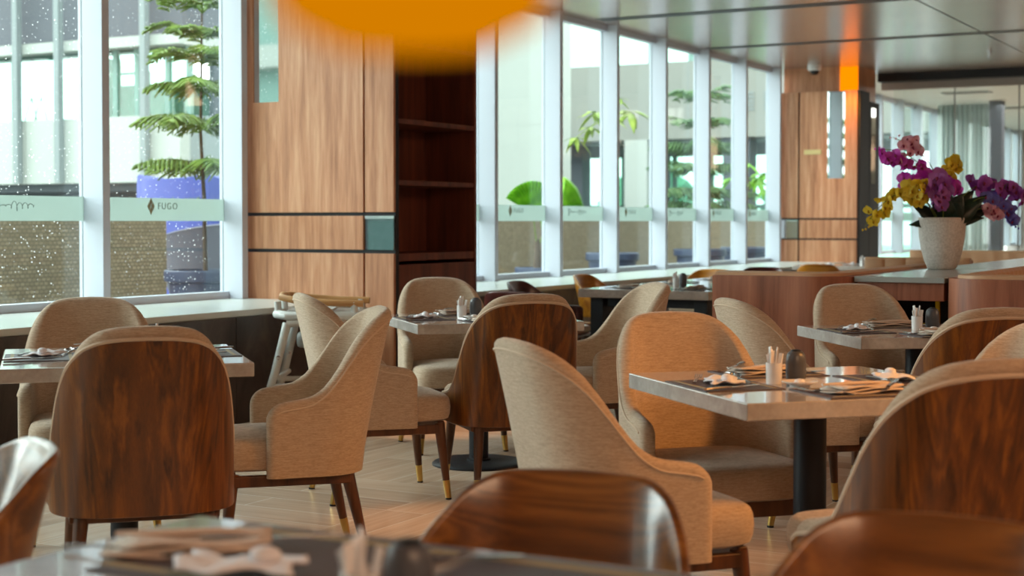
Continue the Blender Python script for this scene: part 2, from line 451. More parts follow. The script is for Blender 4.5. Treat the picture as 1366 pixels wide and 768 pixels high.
def window_bay(n, ya, yb, wet, style, top=CE):
    """ya/yb: left and right mullion right-hand edges; this bay owns the right one"""
    w = struct(thing('window_%d' % n, 'window bay', 'window', (0, 0, 0))); del w['label']; del w['category']
    MB().box(GX-.03, IX, yb-.063, yb, ST, CE).obj('mullion', 'mullion_paint', w, bevel=.004)
    MB().box(GX-.03, GX+.05, ya, yb-.063, ST, ST+.05).obj('bottom_rail', 'mullion_paint', w, bevel=.003)
    MB().box(GX-.03, GX+.05, ya, yb-.063, CE-.06, CE).obj('top_rail', 'mullion_paint', w, bevel=.003)
    MB().box(GX-.006, GX+.006, ya, yb-.063, ST+.05, CE-.06).obj('pane', 'wet_glass' if wet else 'pane_glass', w, smooth=False)
    MB().box(GX+.007, GX+.010, ya, yb-.063, 1.222, 1.372).obj('frosted_band', 'frosted_film', w, smooth=False)
    mid = (ya+yb-.063)/2
    if style == 'logo':
        diamond(mid-.10, 1.318, .058, w); film_text('FUGO', .062, mid-.035, 1.318, w, 'film_mark')
    elif style == 'script': squiggle(mid-.2, 1.312, .42, w)
ends = [(-4, -1.95, 1, 'none'), (-1.95, -.65, 1, 'none'), (-.65, .64, 1, 'logo'), (.64, 1.93, 1, 'script'), (1.93, 3.22, 1, 'logo'), (3.22, 4.52, 1, 'script'), (4.52, 5.81, 1, 'logo'), (5.81, 7.11, 1, 'script'), (7.11, 8.45, 1, 'logo'),
        (9.5, 10.70, 0, 'logo'), (10.70, 11.98, 0, 'script'), (11.98, 13.25, 0, 'logo'), (13.25, 14.54, 0, 'script'), (14.54, 15.81, 0, 'logo'), (15.81, 17.09, 0, 'script'), (17.09, 18.34, 0, 'logo'), (18.34, 19.62, 0, 'none')]
# marks alternate along the wall
marks = {11: 'script', 12: 'logo', 13: 'script', 14: 'logo', 15: 'script', 16: 'logo', 8: 'script', 9: 'logo', 17: 'logo'}
for i, (a, b, wet, st) in enumerate(ends): window_bay(i+1, a, b, wet, marks.get(i+1, st))
y = 20.7; i = len(ends)
while y < 35:
    i += 1; window_bay(i, y, min(y+1.28, 36), 0, 'none'); y += 1.28

# ------------------------------------------------------------------ clad columns
def shelf_column():
    t = thing('clad_column', 'walnut-clad column with dark groove lines, open bookshelf on its side, left of the window row', 'column', (0, 0, 0))
    X0, X1, Y0, Y1 = -6.86, -5.59, 8.49, 9.56
    MB().box(X0, -6.0, Y0+.03, Y1, 0, CE).obj('core', 'niche_wood', t, smooth=False)
    MB().box(X0, X1, Y0+.012, Y0+.05, 0, CE).obj('backing_board', 'dark_gap', t, smooth=False)
    MB().box(-6.0, X1, Y1-.03, Y1, 0, CE).obj('side_board', 'niche_wood', t, bevel=.002)
    MB().box(-6.0, X1-.002, Y0+.05, Y1-.03, 0, .93).obj('base_cabinet', 'niche_wood', t, bevel=.002)
    for z, h in ((.955, .05), (1.46, .034), (1.868, .034), (2.4, .034), (2.9, .034)):
        MB().box(-6.0, X1-.004, Y0+.05, Y1-.03, z, z+h).obj('shelf', 'niche_wood', t, bevel=.002)
    xg = -5.826; g = .008
    rows = ((0, 1.018-.012), (1.018+.012, 1.268-.012), (1.268+.012, CE))
    # slot in the upper panel for the mirror strip
    MB().box(X0, -6.754, Y0-.012, Y0+.012, 1.28, CE).box(-6.533, xg-g, Y0-.012, Y0+.012, 1.28, CE).box(-6.754, -6.533, Y0-.012, Y0+.012, 1.28, 2.04).obj('upper_panel', 'pillar_wood', t, smooth=False)
    MB().box(-6.754, -6.533, Y0-.004, Y0+.01, 2.04, CE).obj('mirror_strip', 'mirror', t, smooth=False)
    MB().box(X0, xg-g, Y0-.012, Y0+.012, rows[1][0], rows[1][1]).obj('middle_panel', 'pillar_wood', t, bevel=.002)
    MB().box(X0, xg-g, Y0-.012, Y0+.012, rows[0][0], rows[0][1]).obj('lower_panel', 'pillar_wood', t, bevel=.002)
    MB().box(xg+g, X1, Y0-.012, Y0+.012, rows[2][0], rows[2][1]).obj('narrow_panel', 'pillar_wood', t, bevel=.002)
    MB().box(xg+g, X1, Y0-.012, Y0+.012, rows[0][0], rows[0][1]).obj('narrow_panel', 'pillar_wood', t, bevel=.002)
    MB().box(xg+g, X1-.004, Y0-.008, Y0+.012, rows[1][0], rows[1][1]).obj('smoked_mirror', 'smoked_mirror', t, smooth=False)
    MB().box(xg+g, X1, Y0-.014, Y0+.0, rows[1][1]-.02, rows[1][1]).obj('mirror_rail', 'steel', t, smooth=False)
shelf_column()
def far_column():
    t = thing('clad_column', 'walnut-clad column with brass plate, tall mirror strip and glowing amber top, behind the flower vase', 'column', (0, 0, 0))
    X0, X1, Y0, Y1 = -6.81, -5.78, 19.7, 20.6; top = 2.925
    MB().box(X0, X1-.02, Y0+.09, Y1, 0, CE).obj('core', 'pillar_wood', t, smooth=False)
    MB().box(X0, X1-.004, Y0+.012, Y0+.088, 0, top-.004).obj('backing_board', 'dark_gap', t, smooth=False)
    MB().box(X1-.016, X1+.03, Y0+.02, Y0+.45, 0, top).box(X1-.016, X1+.03, Y0+.47, Y1+.02, 0, top-.12).obj('side_panel', 'facade_dark', t, bevel=.002)
    MB().box(X1+.028, X1+.036, Y0+.52, Y0+.72, 1.72, top-.2).obj('side_mirror', 'mirror', t, smooth=False)
    xg = -6.566; g = .011
    rows = ((0, .983-.01), (.983+.012, 1.25-.012), (1.25+.012, top))
    MB().box(X0, xg-g, Y0-.012, Y0+.012, *rows[2]).obj('narrow_panel', 'pillar_wood', t, bevel=.002)
    MB().box(X0, xg-g, Y0-.012, Y0+.012, *rows[0]).obj('narrow_panel', 'pillar_wood', t, bevel=.002)
    MB().box(X0, xg-g, Y0-.010, Y0+.012, *rows[1]).obj('smoked_mirror', 'mirror', t, smooth=False)
    MB().box(xg+g, -6.18, Y0-.012, Y0+.012, *rows[2]).box(-5.947, X1, Y0-.012, Y0+.012, *rows[2]).box(-6.18, -5.947, Y0-.012, Y0+.012, rows[2][0], 1.782).obj('upper_panel', 'pillar_wood', t, smooth=False)
    MB().box(-6.18, -5.947, Y0-.006, Y0+.011, 1.782, top-.01).obj('mirror_strip', 'mirror', t, smooth=False)
    MB().box(xg+g, X1, Y0-.012, Y0+.012, *rows[1]).obj('middle_panel', 'pillar_wood', t, bevel=.002)
    MB().box(xg+g, X1, Y0-.012, Y0+.012, *rows[0]).obj('lower_panel', 'pillar_wood', t, bevel=.002)
    MB().box(-6.04, X1-.021, Y0+.07, Y0+.1, top+.0, CE-.004).obj('amber_light_panel', 'amber_light', t, bevel=.004)
    MB().box(-6.494, -6.26, Y0-.020, Y0-.012, 2.10, 2.163).cbox((-6.30, Y0-.021, 2.13), (.02, .004, .02)).obj('brass_plate', 'brass_plate', t, bevel=.002)
far_column()

# ------------------------------------------------------------------ glass partition and hall behind
gp = thing('glass_partition', 'frameless glass partition with thin vertical joints across the back of the room', 'partition', (0, 0, 0))
xs = [-5.74, -4.9, -4.05, -3.2, -2.2, -1.1, 0, 1.2, 2.4, 3.6, 4.8, 5.98]
for a, b in zip(xs, xs[1:]):
    MB().box(a+.004, b-.004, 21.28, 21.30, .06, 3.04).obj('glass_panel', 'partition_glass', gp, smooth=False)
for a in xs[1:-1]: MB().box(a-.008, a+.008, 21.275, 21.305, .06, 3.04).obj('joint', 'plastic_shade', gp, smooth=False)
MB().box(-5.74, 5.98, 21.25, 21.33, 0, .06).obj('floor_channel', 'steel', gp, bevel=.004)
for j, (x, y, lx) in enumerate(((-5.55, 24.9, .75), (-5.35, 28.6, .9), (-3.6, 23.3, .8))):
    v = thing('ceiling_vent', ['slotted white ceiling vent behind the glass, nearest the far column', 'slotted ceiling vent deeper behind the glass, lower in the photo than the other', 'pale slotted ceiling vent above the purple orchids at the picture edge'][j], 'vent', (x, y, CE+.02), 0)
    MB().box(-lx/2, lx/2, -.16, -.13, -.02, 0).box(-lx/2, lx/2, .13, .16, -.02, 0).box(-lx/2, -lx/2+.03, -.13, .13, -.02, 0).box(lx/2-.03, lx/2, -.13, .13, -.02, 0).obj('frame', 'facade_white', v, smooth=False)
    MB().box(-lx/2+.03, lx/2-.03, -.13, .13, -.006, 0).obj('duct_opening', 'dark_gap', v, smooth=False)
    for q in range(4): MB().cbox((0, -.1+q*.066, -.012), (lx-.06, .022, .006)).obj('slat', 'interior_plaster', v, smooth=False)
for j, (x, y) in enumerate(((-4.25, 24.4), (-4.35, 28.2))):
    d = thing('downlight', ['small glowing downlight behind the glass, right of the vents', 'small glowing downlight farther behind the glass at the right picture edge'][j], 'lamp', (x, y, CE+.02))
    MB().lathe([(.06, 0), (.06, -.012), (.045, -.012), (.045, -.004)], 24).obj('trim_ring', 'facade_white', d)
    MB().lathe([(0, -.008), (.044, -.008), (.044, -.004)], 24).obj('lens', 'downlight_glow', d)
# sheer-curtained wall and dark column in the hall
cu = MB(); rows = []
for i in range(121):
    x = -6.55+i*(.95/120); rows.append([(x, 27.2+.04*math.sin(i*.6), .05), (x, 27.2+.04*math.sin(i*.6), CE)])
cu.grid(rows); tag(cu.obj('curtain', 'sheer_curtain', solid=.01), 'tall pale sheer curtain hanging behind the glass beyond the flowers', 'curtain')
tag(MB().box(-5.62, -5.40, 26.9, 27.15, 0, CE+.02).obj('hall_column', 'facade_dark', bevel=.01), 'grey square column behind the glass right of the flowers', 'column')

# dome camera and sprinkler under the ceiling
dc = thing('dome_camera', 'white dome security camera on the ceiling beside the far column', 'camera', (-6.28, 19.45, CE))
MB().lathe([(.09, 0), (.09, -.05), (.075, -.075), (0, -.075)], 28).obj('housing', 'ceramic', dc)
MB().lathe([(.06, -.076), (.055, -.105), (.035, -.125), (0, -.132)], 28).obj('lens_dome', 'dome_dark', dc)
sp = thing('sprinkler', 'tiny sprinkler head hanging from the metal ceiling panel', 'sprinkler', (-3.93, 18.85, CE))
MB().lathe([(.04, 0), (.04, -.008), (.012, -.01), (.012, -.05), (.006, -.07), (0, -.07)], 16).obj('stem', 'steel', sp)
MB().lathe([(.03, -.085), (.03, -.089), (0, -.089)], 12).tube([(-.02, 0, -.04), (-.022, 0, -.07), (0, 0, -.087)], .003, 6).tube([(.02, 0, -.04), (.022, 0, -.07), (0, 0, -.087)], .003, 6).obj('deflector', 'steel', sp)
# ------------------------------------------------------------------ chairs
def pchip(xs, ys, x):
    xs = np.array(xs, float); ys = np.array(ys, float); h = np.diff(xs); d = np.diff(ys)/h
    m = np.zeros(len(xs)); m[0] = d[0]; m[-1] = d[-1]
    for i in range(1, len(xs)-1):
        if d[i-1]*d[i] > 0:
            w1 = 2*h[i]+h[i-1]; w2 = h[i]+2*h[i-1]; m[i] = (w1+w2)/(w1/d[i-1]+w2/d[i])
    i = int(np.clip(np.searchsorted(xs, x)-1, 0, len(h)-1)); t = (x-xs[i])/h[i]
    return (2*t**3-3*t**2+1)*ys[i]+(t**3-2*t**2+t)*h[i]*m[i]+(-2*t**3+3*t**2)*ys[i+1]+(t**3-t**2)*h[i]*m[i+1]
class Plan:
    """U-shaped plan of a tub shell: front arms straight, then a superellipse round the back"""
    def __init__(s, w, yf, yc, yb, e=2.5, flare=0.):
        p = [(w+flare*(1-k/6), yf+(yc-yf)*k/6) for k in range(6)]
        for k in range(41):
            a = k/40*PI/2; p.append((w*abs(math.cos(a))**(2/e), yc-(yc-yb)*abs(math.sin(a))**(2/e)))
        s.p = np.array(p); dl = np.hypot(*np.diff(s.p, axis=0).T); s.s = np.concatenate([[0], np.cumsum(dl)]); s.L = s.s[-1]
    def at(s, a):
        sg = 1
        if a > s.L: a = 2*s.L-a; sg = -1
        x = np.interp(a, s.s, s.p[:, 0]); y = np.interp(a, s.s, s.p[:, 1]); e = .004
        a0, a1 = max(0, a-e), min(s.L, a+e)
        tx = np.interp(a1, s.s, s.p[:, 0])-np.interp(a0, s.s, s.p[:, 0]); ty = np.interp(a1, s.s, s.p[:, 1])-np.interp(a0, s.s, s.p[:, 1])
        l = math.hypot(tx, ty); nx, ny = -ty/l, tx/l
        if a > s.L-1e-6: nx, ny = 0, -1
        if nx < 0 and ny > 0: nx, ny = -nx, -ny
        return sg*x, y, sg*nx, ny, a
class Shell:
    def __init__(s, plan, zb, top, lean, nar, thick, zref=.9, rc=.05, wb=(.3, .8)):
        s.P = plan; s.zb = zb; s.top = top; s.lean = lean; s.nar = nar; s.th = thick; s.zr = zref; s.rc = rc; s.wb = wb
    def ztop(s, a):
        am = min(a, 2*s.P.L-a); z = pchip(s.top[0], s.top[1], am/s.P.L)
        if am < s.rc: z -= s.rc*(1-math.sqrt(max(0, 1-(1-am/s.rc)**2)))
        return z
    def pt(s, a, z, off=0.):
        x, y, nx, ny, am = s.P.at(a); t = max(0, (z-s.zb)/(s.zr-s.zb)); u = am/s.P.L
        k = min(1, max(0, (u-s.wb[0])/(s.wb[1]-s.wb[0]))); k = k*k*(3-2*k)
        x *= 1-s.nar*t**1.5*min(1, u*2.2)
        y -= s.lean*t**1.25*(.25*min(1, u*3)+.75*k)
        return (x+nx*off, y+ny*off, z)
    def cols(s, n):
        L = s.P.L; e = [0, .002, .006, .012, .02, .03, .042, .06]
        m = np.linspace(.08, L, n)
        h = e+list(m); return h+[2*L-a for a in h[-2::-1]]
    def padded(s, mb, n=22, kz=9):
        rows = []
        for a in s.cols(n):
            am = min(a, 2*s.P.L-a); r = s.th/2
            tf = .12+.88*math.sqrt(max(0, 1-(1-min(1, am/r))**2)); th = s.th*tf; zt = s.ztop(a); rr = th/2; o0 = -(s.th-th)/2
            row = []
            for i in range(kz): row.append(s.pt(a, s.zb+(zt-rr-s.zb)*i/(kz-1), o0))
            for i in range(1, 6):
                q = PI*i/6; row.append(s.pt(a, zt-rr+rr*math.sin(q), o0-rr+rr*math.cos(q)))
            for i in range(kz): row.append(s.pt(a, zt-rr-(zt-rr-s.zb)*i/(kz-1), o0-th))
            rows.append(row)
        vs = mb.grid(rows, closed_v=True)
        for r in (vs[0], vs[-1]): mb.bm.faces.new(r)
    def veneer(s, mb, zlo, drop, th=.012, off=.002, a0=.0, n=26, kz=10):
        L = s.P.L; rows = []
        for a in np.linspace(a0, 2*L-a0, 2*n+1):
            zt = s.ztop(a)-drop; row = []
            for i in range(kz): row.append(s.pt(a, zlo+(zt-zlo)*i/(kz-1), off+th))
            for i in range(kz): row.append(s.pt(a, zt-(zt-zlo)*i/(kz-1), off))
            rows.append(row)
        vs = mb.grid(rows, closed_v=True)
        for r in (vs[0], vs[-1]): mb.bm.faces.new(r)
    def rim(s, mb, dz, off, r, a0=0., n=40):
        L = s.P.L
        mb.tube([s.pt(a, s.ztop(a)-dz, off) for a in np.linspace(a0, 2*L-a0, 2*n)], r, 6)
def cushion(mb, w, y0, y1, z0, z1, crown=.02, wf=None, pw=5.):
    """puffed seat pad: superelliptic plan, rounded edge, crowned top"""
    n = 48; cy = (y0+y1)/2; hy = (y1-y0)/2; wf = wf or w
    def ring(f, z):
        r = []
        for i in range(n):
            a = 2*PI*i/n; c, sn = math.cos(a), math.sin(a)
            x = math.copysign(abs(c)**(2/pw), c); y = math.copysign(abs(sn)**(2/pw), sn)
            ww = w+(wf-w)*(y*.5+.5); r.append((x*ww*f, cy+y*hy*f, z))
        return r
    H_ = z1-z0; prof = [(.0, 0), (.9, 0), (.965, .08), (.99, .25), (1, .5), (.99, .75), (.965, .9), (.92, .985), (.8, 1.04), (.5, 1.12), (.2, 1.16), (.02, 1.165)]
    rings = [ring(max(f, .01), z0+H_*min(t, 1)+(max(t-1, 0)*crown/.165)) for f, t in prof]
    vs = mb.grid(rings, closed_v=True); mb.bm.faces.new(vs[-1])
def leg(name, p0, p1, r0, r1, parent, mat='walnut_leg', tip=.0, flat=None):
    p0 = Vector(p0); p1 = Vector(p1); tt = 1-tip/(p0-p1).length if tip else 1
    pm = p0+(p1-p0)*tt; rm = r0+(r1-r0)*tt
    o = MB().tube([p0, p0+(pm-p0)*.5, pm], [r0, r0+(rm-r0)*.45, rm], 14).obj(name, mat, parent)
    if tip:
        MB().tube([pm, p1+Vector((0, 0, .006))], [rm+.0008, r1+.0006], 14).obj('brass_tip', 'brass', o)
        MB().tube([p1+Vector((0, 0, .008)), p1], [r1+.001, r1+.001], 12).obj('glide', 'rubber', o)
    return o
PLAN = Plan(.274, .10, -.03, -.268, 3.0, .010)
US = [0, .12, .25, .36, .46, .56, .66, .76, .88, 1.0]
SHF = Shell(PLAN, .325, ([0, .12, .25, .34, .42, .48, .54, .60, .67, .76, .88, 1.0], [.575, .59, .603, .635, .695, .755, .812, .850, .879, .897, .905, .907]), .115, .045, .052)
SHW = Shell(PLAN, .325, ([0, .12, .25, .34, .42, .48, .54, .60, .67, .76, .88, 1.0], [.475, .485, .505, .55, .64, .73, .80, .845, .878, .897, .905, .907]), .115, .045, .052)
def dining_chair(woodback):
    t = thing('dining_chair', 'chair', 'chair'); SH = SHW if woodback else SHF
    b = MB(); SH.padded(b); b.obj('shell', 'beige_fabric', t)
    b = MB(); cushion(b, .232, -.20, .285, .345, .455, .022, .25); b.obj('seat', 'beige_fabric', t)
    if woodback:
        b = MB(); SH.veneer(b, .315, .044, a0=.012); b.obj('back_veneer', 'walnut_back', t, bevel=.003)
        b = MB(); SH.rim(b, .038, .010, .0065, .012); b.obj('piping', 'piping_fabric', t)
    else:
        b = MB(); SH.rim(b, .030, .001, .0035, .03); b.obj('piping', 'piping_fabric', t)
    # timber apron under the shell
    b = MB()
    b.box(-.22, .22, .205, .235, .29, .345).box(-.2, .2, -.215, -.185, .29, .325)
    for s in (-1, 1): b.box(s*.215-.014, s*.215+.014, -.2, .22, .29, .33)
    b.obj('apron', 'walnut_leg', t, bevel=.004)
    for s in (-1, 1):
        leg('leg', (s*.205, .215, .335), (s*.232, .25, 0), .025, .0125, t, tip=.085)
        leg('leg', (s*.19, -.19, .335), (s*.222, -.265, 0), .025, .0125, t, tip=.085)
    return t
def stylus(): pass
wb_proto = dining_chair(True); fb_proto = dining_chair(False)
LT, LM, LC, LR = 'the table by the left windows', 'the middle table before the bookshelf column', 'the large table at centre right', 'the table before the curved wood booth'
G1, G2 = 'wood-backed upholstered dining chairs', 'beige fabric dining armchairs'
chairs = [
 (1, -3.45, 3.75, 46, 'wood-backed dining chair at left, seen square from behind, before the left window table'),
 (0, -4.37, 4.48, 226, 'beige fabric armchair facing the room across the left window table, top before the sill'),
 (0, -3.44, 4.50, 135, 'beige fabric armchair seen side-on facing left, right of the wood-backed chair'),
 (0, -3.84, 5.71, -42, 'beige armchair facing right in front of the high chair, back partly hidden by nearer armchair'),
 (0, -4.31, 7.10, 226, 'beige fabric chair behind the middle table, facing the camera below the bookshelf'),
 (1, -3.42, 6.13, 46, 'wood-backed chair with amber side, in front of the middle table and its black pole'),
 (0, -3.42, 7.03, 137, 'beige armchair facing left between the wood-backed chair and the orange-lit chair'),
 (0, -1.76, 3.87, -40, 'large beige armchair in the centre foreground seen from its side, facing right'),
 (0, -1.86, 4.70, 226, 'orange-lit fabric chair facing the camera behind the corner of the large right table'),
 (1, -.985, 3.86, 47, 'big wood-backed chair at the right edge, before the large right table'),
 (0, -1.09, 4.82, 136, 'pale cream chair back peeking up at the right edge behind the big wood-backed chair'),
 (0, -2.02, 6.18, -46, 'beige chair facing right beside the booth front, left of the small right table'),
 (0, -2.04, 7.33, 220, 'beige chair facing the camera right in front of the curved wood booth'),
 (1, -1.38, 6.04, 40, 'wood-backed chair at the right edge behind the pale cream chair back'),
]
first = {0: fb_proto, 1: wb_proto}
for wbk, x, y, hd, lab in chairs:
    g = G1 if wbk else G2
    p = first.pop(wbk, None)
    if p: p.location = (x, y, 0); p.rotation_euler = (0, 0, H(hd)); p['label'] = lab; p['group'] = g
    else: dup(wb_proto if wbk else fb_proto, (x, y, 0), H(hd), lab, g)

# bent-plywood tub chairs
PW = Plan(.265, .14, -.02, -.24, 2.7, .02)
TW = ([0, .12, .25, .36, .46, .56, .66, .76, 1.0], [.585, .59, .60, .615, .65, .705, .755, .775, .78])
SW = Shell(PW, .44, TW, .085, .02, .020, .78, .03)
def tub_chair(mat):
    t = thing('tub_chair', 'chair', 'chair')
    b = MB(); SW.padded(b, 26, 7); b.obj('tub_back', mat, t)
    b = MB(); cushion(b, .228, -.2, .25, .40, .455, .015, .24); b.obj('seat', 'beige_fabric' if mat != 'wine_tub' else 'leather_tan', t)
    b = MB(); cushion(b, .232, -.21, .255, .375, .402, .0, .245); b.obj('seat_base', mat, t)
    for s in (-1, 1):
        leg('leg', (s*.20, .20, .38), (s*.235, .235, 0), .022, .013, t)
        leg('leg', (s*.19, -.19, .38), (s*.23, -.26, 0), .022, .013, t)
        MB().tube([(s*.272, .10, .585), (s*.258, .11, .48), (s*.21, .17, .39)], [.014, .017, .02], 10).obj('arm_post', mat, t)
    return t
tubs = {m: tub_chair(m) for m in ('walnut_tub', 'amber_tub', 'wine_tub')}
tubpos = [
 ('walnut_tub', -1.17, 2.12, 188, 'bent walnut tub chair at the bottom centre beyond the foreground table, blurred'),
 ('walnut_tub', -.53, 2.02, 184, 'bent walnut tub chair at the bottom right corner, blurred and close'),
 ('walnut_tub', -2.47, 1.97, 147, 'bent walnut tub chair cut by the left picture edge, beside the wood-backed chair'),
 ('wine_tub', -5.22, 10.02, -85, 'dark wine-red tub chair at the window side of the long table, nearest us'),
 ('amber_tub', -5.42, 11.5, -90, 'honey wood tub chair showing its edge beyond the long table, left of the orange one'),
 ('amber_tub', -5.25, 13.0, 178, 'honey-orange tub chair at the far end of the long table by the sugar cup'),
 ('wine_tub', -4.72, 8.75, 2, 'dark tub chair top just behind the wood-backed chair, under the window sill'),
 ('wine_tub', -4.98, 13.9, 200, 'wine-red tub chair top above the booth edge near the far column'),
 ('amber_tub', -5.0, 15.72, 12, 'mustard tub chair above the booth edge before the far column'),
 ('wine_tub', -4.25, 16.6, 100, 'dark tub chair beyond the booth, right of the mustard one'),
]
used = set()
for m, x, y, hd, lab in tubpos:
    g = {'walnut_tub': 'bent walnut tub chairs in the foreground', 'amber_tub': 'honey wood tub chairs by the windows', 'wine_tub': 'dark wine tub chairs by the windows'}[m]
    if m not in used:
        used.add(m); p = tubs[m]; p.location = (x, y, 0); p.rotation_euler = (0, 0, H(hd)); p['label'] = lab; p['group'] = g
    else: dup(tubs[m], (x, y, 0), H(hd), lab, g)

# ------------------------------------------------------------------ tables
TT = .737
def pole_table(c, phi, lab, sx=.83, sy=.83):
    t = thing('dining_table', lab, 'table', (c[0], c[1], 0), H(phi), 'stone-topped pedestal tables')
    MB().box(-sx/2, sx/2, -sy/2, sy/2, TT-.048, TT).obj('table_top', 'table_stone', t, bevel=.004)
    MB().lathe([(.049, .02), (.049, TT-.07), (.049, TT-.06)], 32).obj('pole', 'black_metal', t)
    MB().lathe([(.235, 0), (.235, .008), (.22, .018), (.06, .024), (.06, .03), (.05, .034)], 48).obj('base_plate', 'black_metal', t)
    MB().box(-.2, .2, -.03, .03, TT-.065, TT-.048).box(-.03, .03, -.2, .2, TT-.065, TT-.048).obj('top_bracket', 'black_metal', t, bevel=.003)
    return t
TABS = {
 'left': ((-3.90, 4.15), 46, .83, .83, 'stone-topped table by the left windows behind the wood-backed chair'),
 'middle': ((-3.88, 6.655), 46, .83, .83, 'stone-topped table on a black pole in front of the bookshelf column'),
 'centre': ((-1.445, 4.45), 46, .83, .86, 'large stone-topped table at centre right on a thick black pole'),
 'right': ((-1.726, 6.81), 38, .83, .78, 'stone-topped table before the curved booth at right'),
}
for k_, (c, phi, sx, sy, lab) in TABS.items(): pole_table(c, phi, lab, sx, sy)
pole_table((-5.05, 16.6), 0, 'small far table with white napkins, glimpsed over the left booth edge')
# foreground table: wall-aligned, corner at (-1.67, 1.95)
FT = (-1.02, 1.50); FSX, FSY = 1.30, .90
t = thing('dining_table', 'blurred stone-topped table filling the bottom left foreground', 'table', (FT[0], FT[1], 0), 0, 'stone-topped pedestal tables')
MB().box(-FSX/2, FSX/2, -FSY/2, FSY/2, TT-.048, TT).obj('table_top', 'table_stone', t, bevel=.004)
for x in (-.35, .35):
    MB().lathe([(.049, .02), (.049, TT-.06)], 32, (x, 0, 0)).obj('pole', 'black_metal', t)
    MB().lathe([(.235, 0), (.235, .008), (.22, .018), (.06, .024), (.05, .034)], 48, (x, 0, 0)).obj('base_plate', 'black_metal', t)
# long table near the windows
LTc = (-4.42, 11.1)
t = thing('long_table', 'long stone-topped table with black panel legs beside the window row', 'table', (LTc[0], LTc[1], 0), 0)
MB().box(-.5, .5, -1.25, 1.25, TT-.06, TT).obj('table_top', 'table_stone', t, bevel=.004)
for y in (-1.05, 1.05):
    for x in (-.4, .4): MB().box(x-.05, x+.05, y-.1, y+.1, 0, TT-.06).obj('leg', 'black_metal', t, bevel=.004)
MB().box(-.42, .42, -1.1, 1.1, TT-.13, TT-.06).obj('apron', 'black_metal', t, bevel=.004)

# ------------------------------------------------------------------ things on the tables
def knife(mat='steel'):
    t = thing('knife', 'k', 'cutlery')
    MB().tube([(0, -.105, .006), (0, -.06, .007), (0, -.005, .006)], [.0065, .0075, .005], 8, flat=.6).obj('handle', mat, t)
    b = MB(); b.prism([(-.007, -.005), (.006, -.005), (.008, .05), (.004, .105), (-.006, .115), (-.007, .06)], .0045, .0065); b.obj('blade', 'steel', t, bevel=.0006)
    return t
def fork(mat='steel'):
    t = thing('fork', 'f', 'cutlery')
    MB().tube([(0, -.1, .004), (0, -.05, .008), (0, .01, .007), (0, .035, .004)], [.006, .004, .0035, .006], 8, flat=.5).obj('handle', mat, t)
    b = MB(); b.prism([(-.005, .03), (.005, .03), (.0115, .05), (.0115, .062), (-.0115, .062), (-.0115, .05)], .003, .0055)
    for x in (-.0095, -.0032, .0032, .0095): b.tube([(x, .06, .0045), (x, .08, .006), (x, .1, .009)], [.0018, .0016, .001], 6)
    b.obj('tines', 'steel', t); return t
def spoon(mat='steel'):
    t = thing('spoon', 's', 'cutlery')
    MB().tube([(0, -.1, .004), (0, -.05, .008), (0, .01, .007), (0, .04, .004)], [.006, .004, .0035, .005], 8, flat=.5).obj('handle', mat, t)
    b = MB(); rows = []
    for i in range(9):
        u = i/8; y = .036+u*.062; w = .019*math.sin(PI*min(.97, max(.06, u)))**.6; rows.append([(x*w, y, .0035+.011*(x*x)*.8+.004*u) for x in np.linspace(-1, 1, 7)])
    b.grid(rows); b.obj('bowl', 'steel', t, solid=.0015); return t
def napkin(mat):
    t = thing('napkin', 'n', 'napkin')
    # folded flat cloth: three slightly offset layers with a lifted, rolled edge
    b = MB()
    for j in range(3):
        rows = []
        for i in range(9):
            u = i/8-.5; rows.append([(u*.23*(1-.04*j)+.01*j, v*.105*(1-.06*j)+.006*j*u, .002+.006*j+.0035*math.sin(u*7+j*2+v*2.)+.004*abs(v)*1.2) for v in np.linspace(-1, 1, 7)*.5])
        b.grid(rows)
    b.obj('folded_cloth', mat, t, solid=.004)
    b = MB(); b.tube([(-.1, .035, .020), (-.03, .02, .022), (.05, .028, .021), (.115, .02, .018)], [.007, .010, .009, .006], 10, flat=.55); b.obj('rolled_edge', mat, t)
    return t
def crumpled_napkin(mat):
    t = thing('napkin', 'n', 'napkin'); b = MB(); rows = []
    for i in range(17):
        u = i/16-.5
        rows.append([(u*.17+.006*math.sin(v*9), v*.10+.008*math.sin(u*11), .006+.009*abs(math.sin(u*6+1.2))*math.cos(v*2.4)+.003*math.sin(v*12+u*6)) for v in np.linspace(-.5, .5, 13)])
    b.grid(rows); b.obj('folded_cloth', mat, t, solid=.003)
    b = MB(); b.lathe([(0, 0), (.012, .001), (.017, .008), (.015, .017), (.008, .022), (0, .023)], 20, (.025, .0, .010), Matrix.Scale(1.35, 4, (1, 0, 0))); b.obj('cloth_knot', mat, t)
    return t
def mat_(w, d):
    t = thing('placemat', 'm', 'placemat')
    MB().box(-w/2, w/2, -d/2, d/2, 0, .003).obj('woven_field', 'placemat_weave', t, bevel=.001)
    e = .012
    for x0, x1, y0, y1 in ((-w/2+.02, w/2-.02, d/2-.02-e, d/2-.02), (-w/2+.02, w/2-.02, -d/2+.02, -d/2+.02+e)): MB().box(x0, x1, y0, y1, .002, .0042).obj('tan_stripe', 'placemat_band', t, smooth=False)
    return t
